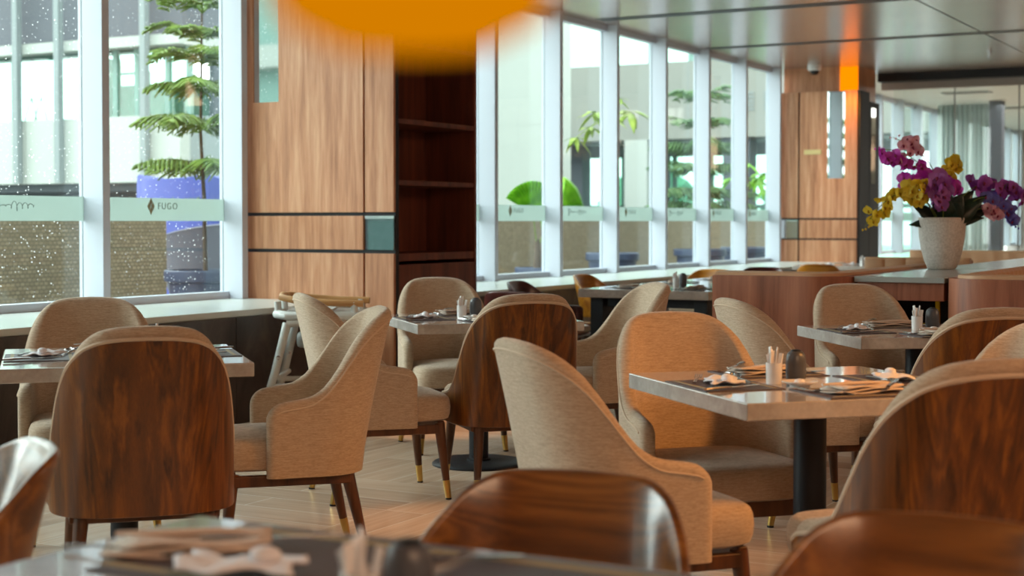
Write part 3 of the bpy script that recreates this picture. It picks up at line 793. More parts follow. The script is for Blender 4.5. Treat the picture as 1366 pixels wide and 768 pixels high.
def sugar_cup():
    t = thing('sachet_cup', 'c', 'cup')
    MB().lathe([(0, .003), (.020, .002), (.022, 0), (.0235, .004), (.0245, .059), (.0255, .062), (.0225, .062), (.0215, .012), (0, .01)], 28).obj('cup', 'ceramic', t)
    for q in range(7):
        a = q*.9+.3; r = .010 if q else 0; tilt = Matrix.Translation((r*math.cos(a), r*math.sin(a), .012)) @ Matrix.Rotation(.22*math.sin(a*1.7+1), 4, 'X') @ Matrix.Rotation(-.2+.06*q, 4, 'Y') @ Matrix.Rotation(a, 4, 'Z')
        MB().box(-.0075, .0075, -.0022, .0022, 0, .080+.009*(q % 3), tilt).obj('sachet', 'paper', t, bevel=.001)
    return t
def bud_vase():
    t = thing('pepper_mill', 'p', 'mill')
    MB().lathe([(0, 0), (.022, 0), (.028, .006), (.0305, .028), (.0305, .062), (.028, .082), (.022, .092), (.016, .095)], 32).obj('body', 'grey_ceramic', t)
    MB().lathe([(.016, .093), (.0155, .098), (.007, .1), (0, .1)], 24).obj('cap', 'black_metal', t)
    return t
def tumbler():
    t = thing('water_glass', 'g', 'glass')
    MB().lathe([(0, .004), (.027, .002), (.029, 0), (.031, .004), (.036, .105), (.0345, .105), (.029, .012), (0, .011)], 28).obj('glass_body', 'tumbler_glass', t)
    return t
def saucer():
    t = thing('small_dish', 'd', 'dish')
    MB().lathe([(0, .002), (.028, 0), (.03, .003), (.052, .012), (.053, .015), (.05, .0145), (.03, .006), (0, .0055)], 32).obj('dish', 'ceramic', t)
    MB().lathe([(0, .006), (.012, .006), (.016, .012), (.012, .02), (0, .022)], 16).obj('salt_heap', 'paper', t)
    return t
PROTO = {}
def put(kind, x, y, z, rz, label, group):
    make = {'knife': knife, 'fork': fork, 'spoon': spoon, 'napkin': lambda: napkin('napkin_cloth'), 'white_napkin': lambda: crumpled_napkin('napkin_white'), 'placemat': lambda: mat_(.305, .25),
            'cup': sugar_cup, 'mill': bud_vase, 'tumbler': tumbler, 'dish': saucer}[kind]
    if kind not in PROTO:
        o = make(); PROTO[kind] = o; o.location = (x, y, z); o.rotation_euler = (0, 0, rz); o['label'] = label; o['group'] = group
    else: o = dup(PROTO[kind], (x, y, z), rz, label, group)
    return o
def setting(c, phi, side, tn, items, dist=.235, jit=.0):
    """side: 0 near us, 1 right, 2 far, 3 left (in the table's own frame); items in the mat's frame (y away from the diner)"""
    sd = ['near', 'right', 'far', 'left'][side]; a = H(phi+[0, 90, 180, 270][side])
    ux, uy = math.cos(a), math.sin(a); vx, vy = -math.sin(a), math.cos(a)
    bx, by = c[0]-vx*dist, c[1]-vy*dist
    on = 'the %s side of %s' % (sd, tn)
    put('placemat', bx, by, TT, a, 'dark placemat on the %s side of %s' % (sd, tn), 'dark woven placemats')
    for kind, x, y, r, lab, dz in items:
        put(kind, bx+ux*x+vx*y, by+uy*x+vy*y, TT+.0035+dz, a+H(r), lab % on, {'knife': 'steel knives', 'fork': 'steel forks', 'spoon': 'steel spoons', 'napkin': 'folded beige napkins', 'white_napkin': 'crumpled white napkins'}[kind])
std = [('napkin', .0, -.005, 8, 'folded beige napkin, %s', 0), ('knife', .10, -.02, -38, 'knife lying across the napkin, %s', .018), ('fork', -.11, -.01, 25, 'steel fork beside the napkin, %s', .0), ('spoon', .15, .01, -12, 'steel spoon, %s', .0)]
std2 = [('white_napkin', -.02, .01, -12, 'crumpled white napkin, %s', 0), ('fork', -.13, -.03, 62, 'steel fork pointing inward, %s', 0), ('knife', .12, -.03, 20, 'slanting steel knife, %s', 0), ('spoon', -.06, .085, 80, 'steel spoon beyond the napkin, %s', .0)]
NM = {'left': 'the left window table', 'middle': 'the middle table by the bookshelf column', 'centre': 'the large centre-right table', 'right': 'the right table before the booth'}
for k_, (c, phi, sx, sy, lab) in TABS.items():
    for sd, it in ((0, std), (1, std2), (2, std), (3, std2)):
        setting(c, phi, sd, NM[k_], it, .282)
def onpx(x, y): return None
for k_, cx, cy in (('middle', -.045, .01), ('centre', -.075, .01), ('right', .05, .02), ('left', .16, .05)):
    c, phi = TABS[k_][0], TABS[k_][1]; a = H(phi)
    def P_(x, y): return c[0]+math.cos(a)*x-math.sin(a)*y, c[1]+math.sin(a)*x+math.cos(a)*y
    x, y = P_(cx-.04, cy); put('cup', x, y, TT, .3, 'white cup of paper sachets on '+NM[k_], 'white sachet cups')
    x, y = P_(cx+.032, cy+.0); put('mill', x, y, TT, 0, 'dark grey rounded pepper mill on '+NM[k_], 'dark grey pepper mills')
    x, y = P_(cx+.0, cy-.085); put('dish', x, y, TT, 0, 'tiny white salt dish beside the sachet cup on '+NM[k_], 'tiny white salt dishes')
# foreground place settings
def fput(kind, x, y, rz, lab, grp, dz=.0035): return put(kind, x, y, TT+dz, H(rz), lab, grp)
def fmat(x0, x1, y0, y1, lab):
    t = thing('placemat', lab, 'placemat', ((x0+x1)/2, (y0+y1)/2, TT), 0, 'large dark placemats on the foreground table'); w, d = (x1-x0)/2, (y1-y0)/2
    MB().box(-w, w, -d, d, 0, .003).obj('woven_field', 'placemat_weave', t, bevel=.001)
    for yy in (d-.05, -d+.03): MB().box(-w, w, yy, yy+.022, .002, .0042).obj('tan_stripe', 'placemat_band', t, smooth=False)
fmat(-1.54, -1.14, 1.56, 1.93, 'dark woven placemat with tan stripe in the blurred bottom left foreground')
fmat(-1.10, -.66, 1.62, 1.93, 'dark woven placemat in the foreground under the bottom centre tub chair')
fput('napkin', -1.50, 1.72, 38, 'blurred beige folded napkin on the foreground table at bottom left', 'folded beige napkins')
fput('white_napkin', -1.33, 1.64, 20, 'blurred white napkin lying before the folded one at bottom left', 'crumpled white napkins', .010)
fput('knife', -1.40, 1.80, -50, 'blurred steel knife slanting off the foreground napkin', 'steel knives', .012)
fput('knife', -1.13, 1.85, -62, 'blurred steel knife by the bottom centre tub chair on the foreground table', 'steel knives')
fput('fork', -1.56, 1.66, -80, 'dark blurred fork at the left end of the foreground placemat', 'steel forks')
fput('cup', -1.046, 1.513, 10, 'blurred white sachet cup at the bottom of the foreground table', 'white sachet cups')
fput('mill', -.995, 1.54, 0, 'blurred dark pepper mill beside the foreground sachet cup', 'dark grey pepper mills')
# long table by the windows
for i, (dx, dy, rz) in enumerate(((-.26, -.9, 90), (.26, -.9, -90), (-.26, .0, 90), (.26, .0, -90), (-.26, .85, 90), (.26, .85, -90))):
    side = 'window' if dx < 0 else 'aisle'; row = ['near end', 'middle', 'far end'][i//2]
    x, y = LTc[0]+dx, LTc[1]+dy
    put('placemat', x, y, TT, H(rz), 'dark placemat on the %s side at the %s of the long table' % (side, row), 'dark woven placemats')
    put('napkin', x, y, TT+.0035, H(rz+6), 'folded napkin on the %s side at the %s of the long table' % (side, row), 'folded beige napkins')
    put('knife', x+.03, y+.11, TT+.0035, H(rz+12), 'steel knife on the %s side at the %s of the long table' % (side, row), 'steel knives')
    put('fork', x+.02, y-.115, TT+.0035, H(rz-8), 'steel fork on the %s side at the %s of the long table' % (side, row), 'steel forks')
put('cup', -4.49, 10.63, TT, 0, 'white sachet cup on the long table by the windows', 'white sachet cups')
put('mill', -4.41, 10.57, TT, 0, 'dark pepper mill on the long table by the windows', 'dark grey pepper mills')

put('cup', -4.78, 16.5, TT, 0, 'white sachet cup on the small far table beyond the left booth', 'white sachet cups')
put('white_napkin', -5.15, 16.4, TT, .3, 'crumpled white napkin at the left of the small far table', 'crumpled white napkins')
put('white_napkin', -4.95, 16.65, TT, 1.2, 'crumpled white napkin at the middle of the small far table', 'crumpled white napkins')
# ------------------------------------------------------------------ curved booths, console, vase
def path_offset(path, d):
    out = []
    for i, p in enumerate(path):
        a = path[max(0, i-1)]; b = path[min(len(path)-1, i+1)]; tx, ty = b[0]-a[0], b[1]-a[1]; l = math.hypot(tx, ty)
        out.append((p[0]-ty/l*d, p[1]+tx/l*d))
    return out
def corner_path(p0, c, p1, r, n=12, step=.05):
    """p0 -> rounded corner at c -> p1 ; axis aligned legs"""
    d0 = ((p0[0]-c[0]), (p0[1]-c[1])); l0 = math.hypot(*d0); d0 = (d0[0]/l0, d0[1]/l0)
    d1 = ((p1[0]-c[0]), (p1[1]-c[1])); l1 = math.hypot(*d1); d1 = (d1[0]/l1, d1[1]/l1)
    m = (c[0]+(d0[0]+d1[0])*r, c[1]+(d0[1]+d1[1])*r); pts = []
    k = int((l0-r)/step)
    for i in range(k+1): s = l0-(l0-r)*i/k; pts.append((c[0]+d0[0]*s, c[1]+d0[1]*s))
    for i in range(1, n):
        a = i/n*PI/2; pts.append((m[0]-d1[0]*r*math.cos(a)-d0[0]*r*math.sin(a), m[1]-d1[1]*r*math.cos(a)-d0[1]*r*math.sin(a)))
    k = int((l1-r)/step)
    for i in range(k+1): s = r+(l1-r)*i/k; pts.append((c[0]+d1[0]*s, c[1]+d1[1]*s))
    return pts
def wall_strip(mb, path, d0, d1, z0, z1, wav=0., pitch=.12):
    a = path_offset(path, d0); rows = []
    s = 0.
    for i, p in enumerate(path):
        if i: s += math.hypot(p[0]-path[i-1][0], p[1]-path[i-1][1])
        k = d1+(wav*(abs(math.sin(PI*s/pitch))**.5-1) if wav else 0)
        sg = 1 if d1 > d0 else -1
        q = path_offset(path, d0+(k-d0) if sg > 0 else d0-(abs(d1-d0)+ (wav*(abs(math.sin(PI*s/pitch))**.5-1) if wav else 0)))[i]
        r = .012 if wav else 0
        mx, my = (a[i][0]+(q[0]-a[i][0])*.75, a[i][1]+(q[1]-a[i][1])*.75)
        rows.append([(a[i][0], a[i][1], z0), (a[i][0], a[i][1], z1), (mx, my, z1+(r*.6)), (q[0], q[1], z1-r), (q[0], q[1], z0)])
    vs = mb.grid(rows, closed_v=True)
    for r in (vs[0], vs[-1]): mb.bm.faces.new(r)
def booth(path, inner, lab, top=.925):
    t = thing('booth_bench', lab, 'booth', (0, 0, 0), 0, 'curved banquette booths')
    b = MB(); wall_strip(b, path, 0, inner*.045, 0, top); b.obj('wood_shell', 'booth_wood', t)
    b = MB(); wall_strip(b, path, inner*.046, inner*.125, .42, top+.016, .012); b.obj('leather_back', 'leather_tan', t)
    b = MB(); wall_strip(b, path, inner*.05, inner*.55, .0, .36); b.obj('bench_base', 'booth_wood', t)
    b = MB(); wall_strip(b, path, inner*.10, inner*.60, .362, .46); b.obj('bench_cushion', 'leather_tan', t, bevel=.01)
    return t
pL = corner_path((-3.13, 7.92), (-2.40, 7.92), (-2.40, 10.45), .2, 12, .03)
booth(pL, 1, 'curved walnut booth with tan leather edge at left of the flower vase')
pR = corner_path((.6, 7.95), (-1.90, 7.95), (-1.90, 10.45), .22, 12, .03)
booth(pR, -1, 'curved walnut booth with tan leather lining at right of the flower vase')
def tuft_bench(x0, x1, y, lab, top=.95):
    t = thing('booth_bench', lab, 'booth', (0, 0, 0), 0, 'curved banquette booths')
    path = [(x0+(x1-x0)*i/60, y) for i in range(61)]
    b = MB(); wall_strip(b, path, 0, -.09, .42, top, .014, (x1-x0)/round((x1-x0)/.14)); b.obj('leather_back', 'leather_tan', t)
    b = MB(); wall_strip(b, path, .002, .045, 0, top-.012); b.obj('wood_shell', 'booth_wood', t)
    b = MB(); b.box(x0, x1, y-.56, y-.02, 0, .36); b.obj('bench_base', 'booth_wood', t, bevel=.004)
    b = MB(); b.box(x0, x1, y-.60, y-.095, .362, .46); b.obj('bench_cushion', 'leather_tan', t, bevel=.02)
tuft_bench(-3.22, -2.46, 11.25, 'tan channel-tufted bench back seen over the left booth wall, left of the vase')
tuft_bench(-1.85, -.2, 11.25, 'tan channel-tufted bench back at the right edge behind the right booth')
tuft_bench(-3.65, -1.2, 14.2, 'farthest tan tufted bench back, low behind the vase before the glass')
# console between the booths
t = thing('console_counter', 'grey-topped walnut console between the booths carrying the flower vase', 'counter', (0, 0, 0))
MB().box(-2.39, -1.91, 8.1, 13.2, .895, .925).obj('counter_top', 'counter_top', t, bevel=.003)
MB().box(-2.38, -1.92, 8.13, 13.1, .80, .895).obj('apron', 'booth_wood', t, bevel=.002)
MB().box(-2.38, -1.92, 8.9, 13.1, 0, .80).obj('under_counter_shade', 'dark_gap', t, smooth=False)  # dark block standing in for the shaded space under the counter
for x in (-2.34, -1.96):
    MB().box(x-.012, x+.012, 8.16, 8.184, 0, .80).obj('brass_post', 'brass_dark', t, bevel=.001)
for z in (.12, .66): MB().box(-2.34, -1.96, 8.162, 8.182, z, z+.022).obj('brass_rail', 'brass_dark', t, bevel=.001)

VX, VY, VZ = -2.27, 9.55, .925
KS = 9.43/2050
t = thing('flower_vase', 'tall speckled stone vase tapering to its foot, on the grey console', 'vase', (VX, VY, VZ))
MB().lathe([(0, 0), (.075, 0), (.085, .006), (.105, .05), (.124, .12), (.137, .2), (.143, .28), (.144, .312), (.139, .318), (.134, .312), (.131, .28), (.12, .2), (.06, .17), (0, .17)], 48).obj('vase_body', 'vase_stone', t)
MB().lathe([(0, .275), (.10, .275), (.128, .27), (.128, .262)], 32).obj('soil', 'pot_soil', t)
st = MB(); rng = random.Random(4)
RX, RY = math.cos(YAW), math.sin(YAW)
FX, FY = -math.sin(YAW), math.cos(YAW)
def VP(px, up, dep=0.):
    """point near the vase: px to the camera's right, up above the rim, dep metres away"""
    return Vector((VX+RX*px*KS+FX*dep, VY+RY*px*KS+FY*dep, VZ+.315+up*KS))
def blossom_mesh(mat, seed):
    r = random.Random(seed); b = MB()
    for k_ in range(5):
        a = PI/2+k_*2*PI/5; wide = k_ in (1, 4); L = .046 if wide else .043; w = .030 if wide else .017
        rows = []
        for i in range(6):
            u = i/5; hw = w*math.sin(PI*min(.96, .1+u*.88))**.7; bend = .012*u*u*(1 if wide else -.4)
            rows.append([(math.cos(a)*L*u-math.sin(a)*hw*v, math.sin(a)*L*u+math.cos(a)*hw*v, bend+.006*(1-v*v)*math.sin(PI*u)+r.uniform(-.001, .001)) for v in np.linspace(-1, 1, 5)])
        b.grid(rows)
    b.mi = 1
    b.tube([(0, 0, .004), (0, -.006, .014), (0, -.016, .012), (0, -.02, .006)], [.004, .007, .006, .002], 8)
    bmesh.ops.recalc_face_normals(b.bm, faces=b.bm.faces)
    me = bpy.data.meshes.new('blossom'); b.bm.to_mesh(me); b.bm.free(); me.shade_smooth(); me.materials.append(M[mat]); me.materials.append(M['petal_throat' if mat != 'petal_yellow' else 'brass_dark']); return me
def spray(lab, mat, stem, blossoms, buds=(), r=1., seed=1, stemmat='stem_green'):
    rr = random.Random(seed); t = thing('orchid_spray', lab, 'flower', VP(0, -10), 0, 'orchid sprays in the stone vase'); base = t.location.copy()
    pts = [Vector(p) for p in stem]
    sm = []
    for i in range(len(pts)-1):
        p0, p1, p2, p3 = pts[max(0, i-1)], pts[i], pts[i+1], pts[min(len(pts)-1, i+2)]
        for k_ in range(6):
            u = k_/6; sm.append(.5*((2*p1)+(p2-p0)*u+(2*p0-5*p1+4*p2-p3)*u*u+(3*p1-p0-3*p2+p3)*u**3)-base)
    sm.append(pts[-1]-base)
    b = MB(); b.tube(sm, [.0035-.0018*i/len(sm) for i in range(len(sm))], 6)
    mesh = [blossom_mesh(mat, seed*10+k_) for k_ in range(2)]
    locs = []
    blossoms = list(blossoms)+[(q[0]+rr.uniform(-9, 9), q[1]+rr.uniform(-9, 9), q[2]+.03) for q in blossoms[::2]]
    for (px, up, dep) in blossoms:
        p = VP(px, up, dep)-base; locs.append(p)
        near = min(sm, key=lambda q: (q-p).length); b.tube([near, (near+p)/2+Vector((0, 0, .006)), p], .0018, 5)
    b.obj('stem', stemmat, t)
    tocam = Vector((-FX, -FY, .05)).normalized()
    for k_, p in enumerate(locs):
        o = bpy.data.objects.new('blossom', mesh[k_ % 2]); COL.objects.link(o); o.parent = t; o.location = p
        d = (tocam+Vector((rr.uniform(-.8, .8), rr.uniform(-.8, .8), rr.uniform(-.5, .5)))).normalized()
        o.rotation_euler = (d.to_track_quat('Z', 'Y').to_matrix() @ Matrix.Rotation(rr.uniform(-.6, .6), 3, 'Z')).to_euler(); k2 = 1.02*r*rr.uniform(.85, 1.15); o.scale = (k2, k2, k2)
    if buds:
        b = MB()
        for (px, up, dep) in buds: p = VP(px, up, dep)-base; b.lathe([(0, -.008), (.006, -.003), (.006, .003), (0, .009)], 8, tuple(p))
        b.obj('buds', mat if stemmat == 'stem_green' else 'orchid_leaf', t)
    return t
def S(*a): return [VP(*p) for p in a]
spray('arching magenta orchid spray at the upper left of the vase', 'petal_magenta', S((-2, -8, 0), (-8, 40, .02), (-26, 70, .03), (-55, 88, .03), (-78, 92, .02)),
      [(-74, 80, .0), (-64, 84, -.02), (-56, 76, .0), (-66, 76, .03), (-46, 72, .03), (-38, 66, -.03), (-28, 66, .02), (-30, 54, -.03), (-42, 50, 0), (-50, 53, .02), (-22, 60, .04), (-34, 46, -.04), (-24, 50, .02)], [(-84, 94, 0), (-90, 92, 0)], .95, 1)
spray('pale pink orchid spray at the very top of the bouquet', 'petal_pink', S((-2, -8, .02), (-5, 50, .04), (-22, 82, .04), (-48, 100, .03), (-66, 108, .02)),
      [(-53, 97, 0), (-38, 95, .02), (-45, 87, -.02), (-30, 90, .02), (-40, 100, .02)], [(-62, 106, .01), (-70, 107, 0), (-58, 110, 0)], .85, 2)
spray('yellow orchid spray arching down past the left side of the vase', 'petal_yellow', S((-6, -8, -.03), (-30, 28, -.06), (-56, 34, -.08), (-80, 22, -.08), (-98, 2, -.08), (-108, -12, -.08)),
      [(-62, 33, -.08), (-54, 34, -.10), (-70, 28, -.06), (-76, 22, -.1), (-82, 14, -.08), (-74, 14, -.06), (-92, 4, -.08), (-96, -4, -.08), (-48, 36, -.08), (-86, 24, -.07)], [(-102, -12, -.08), (-106, -15, -.08), (-110, -16, -.08)], .82, 3)
spray('big yellow orchid cluster low at the left of the bouquet', 'petal_yellow', S((-4, -8, -.04), (-20, 15, -.08), (-40, 40, -.09)),
      [(-41, 44, -.11), (-34, 38, -.13), (-48, 36, -.11), (-40, 29, -.13), (-33, 26, -.11), (-46, 25, -.09), (-38, 20, -.12), (-31, 46, -.09), (-50, 42, -.08)], (), .95, 4)
spray('single upright yellow orchid cluster above the vase centre', 'petal_yellow', S((2, -8, .03), (5, 30, .03), (11, 68, .02)),
      [(11, 70, 0), (4, 64, -.01), (18, 64, 0), (10, 56, -.02), (15, 72, .02), (8, 50, 0), (4, 56, .02)], (), .85, 5)
spray('mauve orchid cluster at the centre front of the bouquet', 'petal_purple', S((-2, -8, -.06), (-6, 20, -.10), (-14, 50, -.1)),
      [(-14, 52, -.11), (-6, 46, -.13), (-20, 44, -.12), (-10, 36, -.15), (-18, 30, -.13), (-6, 28, -.12), (-14, 22, -.14), (-8, 16, -.12), (-22, 36, -.1), (-1, 38, -.1)], (), 1.1, 6)
spray('small magenta orchid spray right of the mauve cluster', 'petal_magenta', S((1, -8, -.02), (6, 24, -.03), (10, 50, -.03), (20, 40, -.03)),
      [(9, 48, -.04), (3, 52, -.02), (16, 44, -.04), (20, 38, -.02), (12, 40, -.05)], (), .9, 7)
spray('violet orchid spray reaching right past the vase', 'petal_violet', S((3, -8, .0), (20, 20, .0), (38, 38, .0), (60, 48, 0), (85, 46, 0), (110, 34, 0), (125, 20, 0)),
      [(46, 42, 0), (54, 48, -.02), (60, 40, .02), (52, 34, 0), (66, 46, .02), (74, 40, -.02), (80, 46, 0), (84, 36, .02), (78, 32, 0), (94, 42, 0), (100, 36, 0), (108, 32, 0), (107, 22, .02)], (), 1., 8)
spray('blue-violet orchid spray drooping below the violet one at right', 'petal_blue', S((3, -8, .02), (25, 12, -.02), (50, 27, -.04), (74, 22, -.04), (90, 2, -.04)),
      [(57, 28, -.04), (64, 24, -.06), (72, 22, -.04), (78, 16, -.06), (84, 18, -.03), (82, 8, -.05), (88, 4, -.04), (90, 12, -.06), (92, -4, -.04), (74, 12, -.03)], [(96, -12, -.03), (100, -14, -.03)], .85, 9)
spray('small pink and cream orchid tuft under the blue-violet spray', 'petal_pink', S((3, -8, -.03), (28, 4, -.06), (52, 14, -.07), (64, 6, -.07)),
      [(56, 14, -.07), (62, 11, -.08), (66, 7, -.07), (60, 6, -.06), (70, 4, -.07)], (), .75, 10)
t = thing('orchid_leaves', 'dark strap-shaped orchid leaves fanning over the rim of the stone vase', 'leaves', VP(0, -10)); base = t.location.copy()
for i, (px, up, dep, w) in enumerate(((-46, 16, -.06, .05), (-46, -14, -.02, .04), (-10, 30, -.02, .06), (10, 34, .02, .075), (22, 28, -.08, .08), (42, 34, .0, .075), (58, 28, -.04, .06), (46, 18, -.1, .08), (66, 16, .02, .05), (62, 6, -.04, .05), (52, -4, -.06, .05), (26, 24, .04, .08), (6, 30, .05, .08), (16, 16, -.12, .09), (0, 22, -.12, .07), (28, 18, .06, .07), (-30, 10, .08, .06))):
    b = MB(); b.leaf(VP(px*.08, -8, dep*.4)-base, VP(px, up+8, dep)-base, w*1.7, up=(-FX, -FY, .5), droop=.08, n=8, fold=.25); b.obj('leaf', 'orchid_leaf', t, solid=.002)

# ------------------------------------------------------------------ high chair
hc = thing('high_chair', 'pale grey plastic high chair with wooden top rail, standing before the clad column', 'high chair', (-5.46, 7.53, 0), YAW)
for s in (-1, 1):
    yy = s*.21
    MB().tube([(-.20, yy*.9, .62), (-.27, yy, .33), (-.37, yy*1.15, .0)], [.032, .03, .026], 14, flat=.8).obj('leg', 'plastic_grey', hc)
    lg = MB().tube([(.08, yy*.9, .62), (.2, yy, .33), (.32, yy*1.15, .065)], [.032, .03, .024], 14, flat=.8).obj('leg', 'plastic_grey', hc)
    MB().lathe([(0, -.016), (.03, -.016), (.036, -.01), (.036, .01), (.03, .016), (0, .016)], 24, mat=Matrix.Translation((.335, yy*1.15, .036)) @ Matrix.Rotation(PI/2, 4, 'X')).obj('wheel', 'rubber', lg)
    MB().tube([(-.20, yy*.9, .62), (-.06, yy*.9, .635), (.08, yy*.9, .62)], .033, 12, flat=.8).obj('side_rail', 'plastic_grey', hc)
    MB().lathe([(0, 0), (.013, 0), (.013, .006), (0, .009)], 16, mat=Matrix.Translation((-.245, yy-.028, .42)) @ Matrix.Rotation(PI/2, 4, 'X')).obj('bolt', 'steel', hc)
    MB().tube([(-.30, yy*1.05, .25), (.24, yy*1.05, .25)], .017, 10).obj('foot_bar', 'plastic_grey', hc)
MB().tube([(-.25, -.2, .30), (-.25, .2, .30)], .017, 10).tube([(.2, -.2, .30), (.2, .2, .30)], .017, 10).obj('cross_bar', 'plastic_grey', hc)
b = MB(); cushion(b, .16, -.17, .17, .47, .56, .0); b.obj('seat_shell', 'plastic_shade', hc)
b = MB(); b.tube([(.25, -.20, .735), (.05, -.21, .74), (-.15, -.21, .755), (-.235, -.17, .77), (-.255, 0, .775), (-.235, .17, .77), (-.15, .21, .755), (.05, .21, .74), (.25, .20, .735)], .02, 12); b.obj('top_rail', 'light_wood', hc)
b = MB(); b.tube([(.24, -.2, .665), (.0, -.215, .66), (-.2, -.21, .665), (-.27, -.13, .67), (-.28, 0, .67), (-.27, .13, .67), (-.2, .21, .665), (.0, .215, .66), (.24, .2, .665)], .026, 12)
for x, y in ((-.26, -.13), (-.26, .13), (.2, -.2), (.2, .2)): b.tube([(x, y, .665), (x-.005, y, .745)], .022, 10)
b.obj('lower_rail', 'plastic_grey', hc)
MB().box(-.20, .06, -.18, .18, .685, .70).obj('tray', 'plastic_grey', hc, bevel=.006)

# ------------------------------------------------------------------ pendant lamp close to the camera, others over the tables
def pendant(loc, lab, r=.046, glow='lamp_glow', drop=None):
    t = thing('pendant_lamp', lab, 'lamp', loc, 0, 'amber glass pendant lamps')
    k_ = r/.058
    MB().lathe([(0, 0), (.03*k_, .002), (.048*k_, .012*k_), (.058*k_, .035*k_), (.058*k_, .06*k_), (.046*k_, .085*k_), (.022*k_, .1*k_), (.014*k_, .104*k_)], 40).obj('shade', glow, t)
    MB().lathe([(.016*k_, .1*k_), (.016*k_, .135*k_), (.006, .14*k_)], 20).obj('socket', 'brass_dark', t)
    MB().tube([(0, 0, .135*k_), (0, 0, CE-loc[2]-.01)], .003, 8).obj('cord', 'black_metal', t)
    MB().lathe([(.045, CE-loc[2]-.02), (.05, CE-loc[2]-.004), (.05, CE-loc[2])], 24).obj('ceiling_rose', 'brass_dark', t)
    return t
pendant((-.249, .388, 1.270), 'amber glass pendant lamp hanging close in front, a big orange blur at the top')
# ------------------------------------------------------------------ outdoors
struct(MB().box(-60, -7.1, -40, 80, -.25, -.02).obj('terrace_ground', 'terrace_tile', smooth=False))
def fence(y0, y1, lab, x=-10.3, h=1.30):
    t = thing('wicker_fence', lab, 'fence', (x, y0, 0), 0, 'woven wicker fence panels')
    MB().box(-.02, .02, 0, y1-y0, 0, h).obj('woven_panel', 'wicker', t, smooth=False)
    b = MB()
    for i in range(int((y1-y0)/.5)): b.tube([(-.033, .25+i*.5, 0), (-.033, .25+i*.5, h)], .012, 6)
    b.obj('uprights', 'wicker', t)
    MB().box(-.035, .035, 0, y1-y0, h, h+.03).obj('top_rail', 'wicker', t, smooth=False)
for a, b_, lab in ((4.6, 8.05, 'woven wicker fence panel outside, hidden past the left picture edge'), (8.1, 11.55, 'woven wicker fence panel outside the left windows, ending left of the potted pine'),
                   (14.6, 18.05, 'woven wicker fence panel outside behind the fan palm'), (18.1, 21.5, 'woven wicker fence panel outside behind the broad-leaved tree'), (21.55, 25.0, 'woven wicker fence panel outside behind the far potted pine'), (25.05, 29.5, 'woven wicker fence panel outside at the far right panes')):
    fence(a, b_, lab)
def pot(t, r, h, fl=1.):
    MB().lathe([(0, 0), (r*.72, 0), (r*.74, .02), (r*.86, h*.72), (r*.88, h*.86), (r*.99, h*.88), (r, h*.90), (r, h*.985), (r*.97, h), (r*.9, h), (r*.88, h*.93), (0, h*.93)], 40).obj('pot', 'pot_plastic', t)
    MB().lathe([(0, h*.93+.01), (r*.86, h*.93+.004), (r*.86, h*.93-.02)], 32).obj('soil', 'pot_soil', t)
def norfolk(loc, lab, r, h, tiers, topz, mat, seed, reach):
    rr = random.Random(seed); t = thing('potted_pine', lab, 'potted plant', loc, 0, 'potted Norfolk pines outside')
    pot(t, r, h)
    MB().tube([(.02, 0, h*.9), (.0, .01, h+.6), (-.02, -.01, h+1.2), (0, 0, topz)], [.022, .018, .014, .006], 10).obj('trunk', 'trunk_bark', t)
    for k_, z in enumerate(tiers):
        b = MB(); nb = 5; L0 = reach*(1-.45*max(0, (z-h)/(topz-h)-.35))
        for j in range(nb):
            a = j*2*PI/nb+k_*.5+rr.uniform(-.15, .15); L = L0*rr.uniform(.85, 1.1); up = rr.uniform(.5, .75) if z > topz-.35 else rr.uniform(.05, .2) if z < h+.9 else rr.uniform(.22, .45); dx, dy = math.cos(a), math.sin(a); sx, sy = -dy, dx
            def at(u): return Vector((dx*L*u, dy*L*u, z+up*L*u*(1.2-u)*1.6-.06*u*u*L))
            b.tube([at(u/6) for u in range(7)], [.010-.001*u for u in range(7)], 6)
            n = 13
            for q in range(n):
                u = .12+.86*q/(n-1); p = at(u); bl = L*.34*math.sin(PI*min(.93, .2+u*.75))+.03
                for sgn in (-1, 1):
                    e = p+Vector((sx*sgn*bl+dx*bl*.55, sy*sgn*bl+dy*bl*.55, bl*(-.55 if z < topz-.7 else -.15)+rr.uniform(-.03, .03))); mid = (p+e)/2+Vector((0, 0, bl*.10))
                    b.tube([p, mid, e], [.011, .015, .005], 5)
                    for w_ in range(7):
                        v = w_/6.5; c = p*(1-v)**2+mid*2*v*(1-v)+e*v*v; ang = rr.uniform(0, 2*PI)
                        d = Vector((math.cos(ang)*.6+dx*.4, math.sin(ang)*.6+dy*.4, rr.uniform(-.5, .6))).normalized()*.036; o_ = d.cross(Vector((.3, .2, 1))).normalized()*.004
                        vs = [b.bm.verts.new(c-o_), b.bm.verts.new(c+o_), b.bm.verts.new(c+d)]; b.bm.faces.new(vs)
            for w_ in range(20):
                c = at(rr.uniform(.1, 1.02)); d = Vector((rr.uniform(-.6, .6), rr.uniform(-.6, .6), rr.uniform(.2, 1))).normalized()*.05; o_ = d.cross(Vector((.3, .2, 1))).normalized()*.004
                b.bm.faces.new([b.bm.verts.new(c-o_), b.bm.verts.new(c+o_), b.bm.verts.new(c+d)])
        b.obj('branch_tier', mat, t, recalc=False)
norfolk((-8.8, 10.36, 0), 'potted Norfolk pine outside the left window, in a dark blue-grey pot', .34, .80, (1.36, 1.70, 2.02, 2.34, 2.58, 2.80, 3.02), 3.2, 'pine_needles', 3, .62)
norfolk((-8.8, 21.75, 0), 'potted Norfolk pine outside the far right panes, in a dark pot', .40, .80, (1.45, 1.66, 1.98, 2.30, 2.62, 2.98), 3.2, 'pine_needles_far', 5, .82)
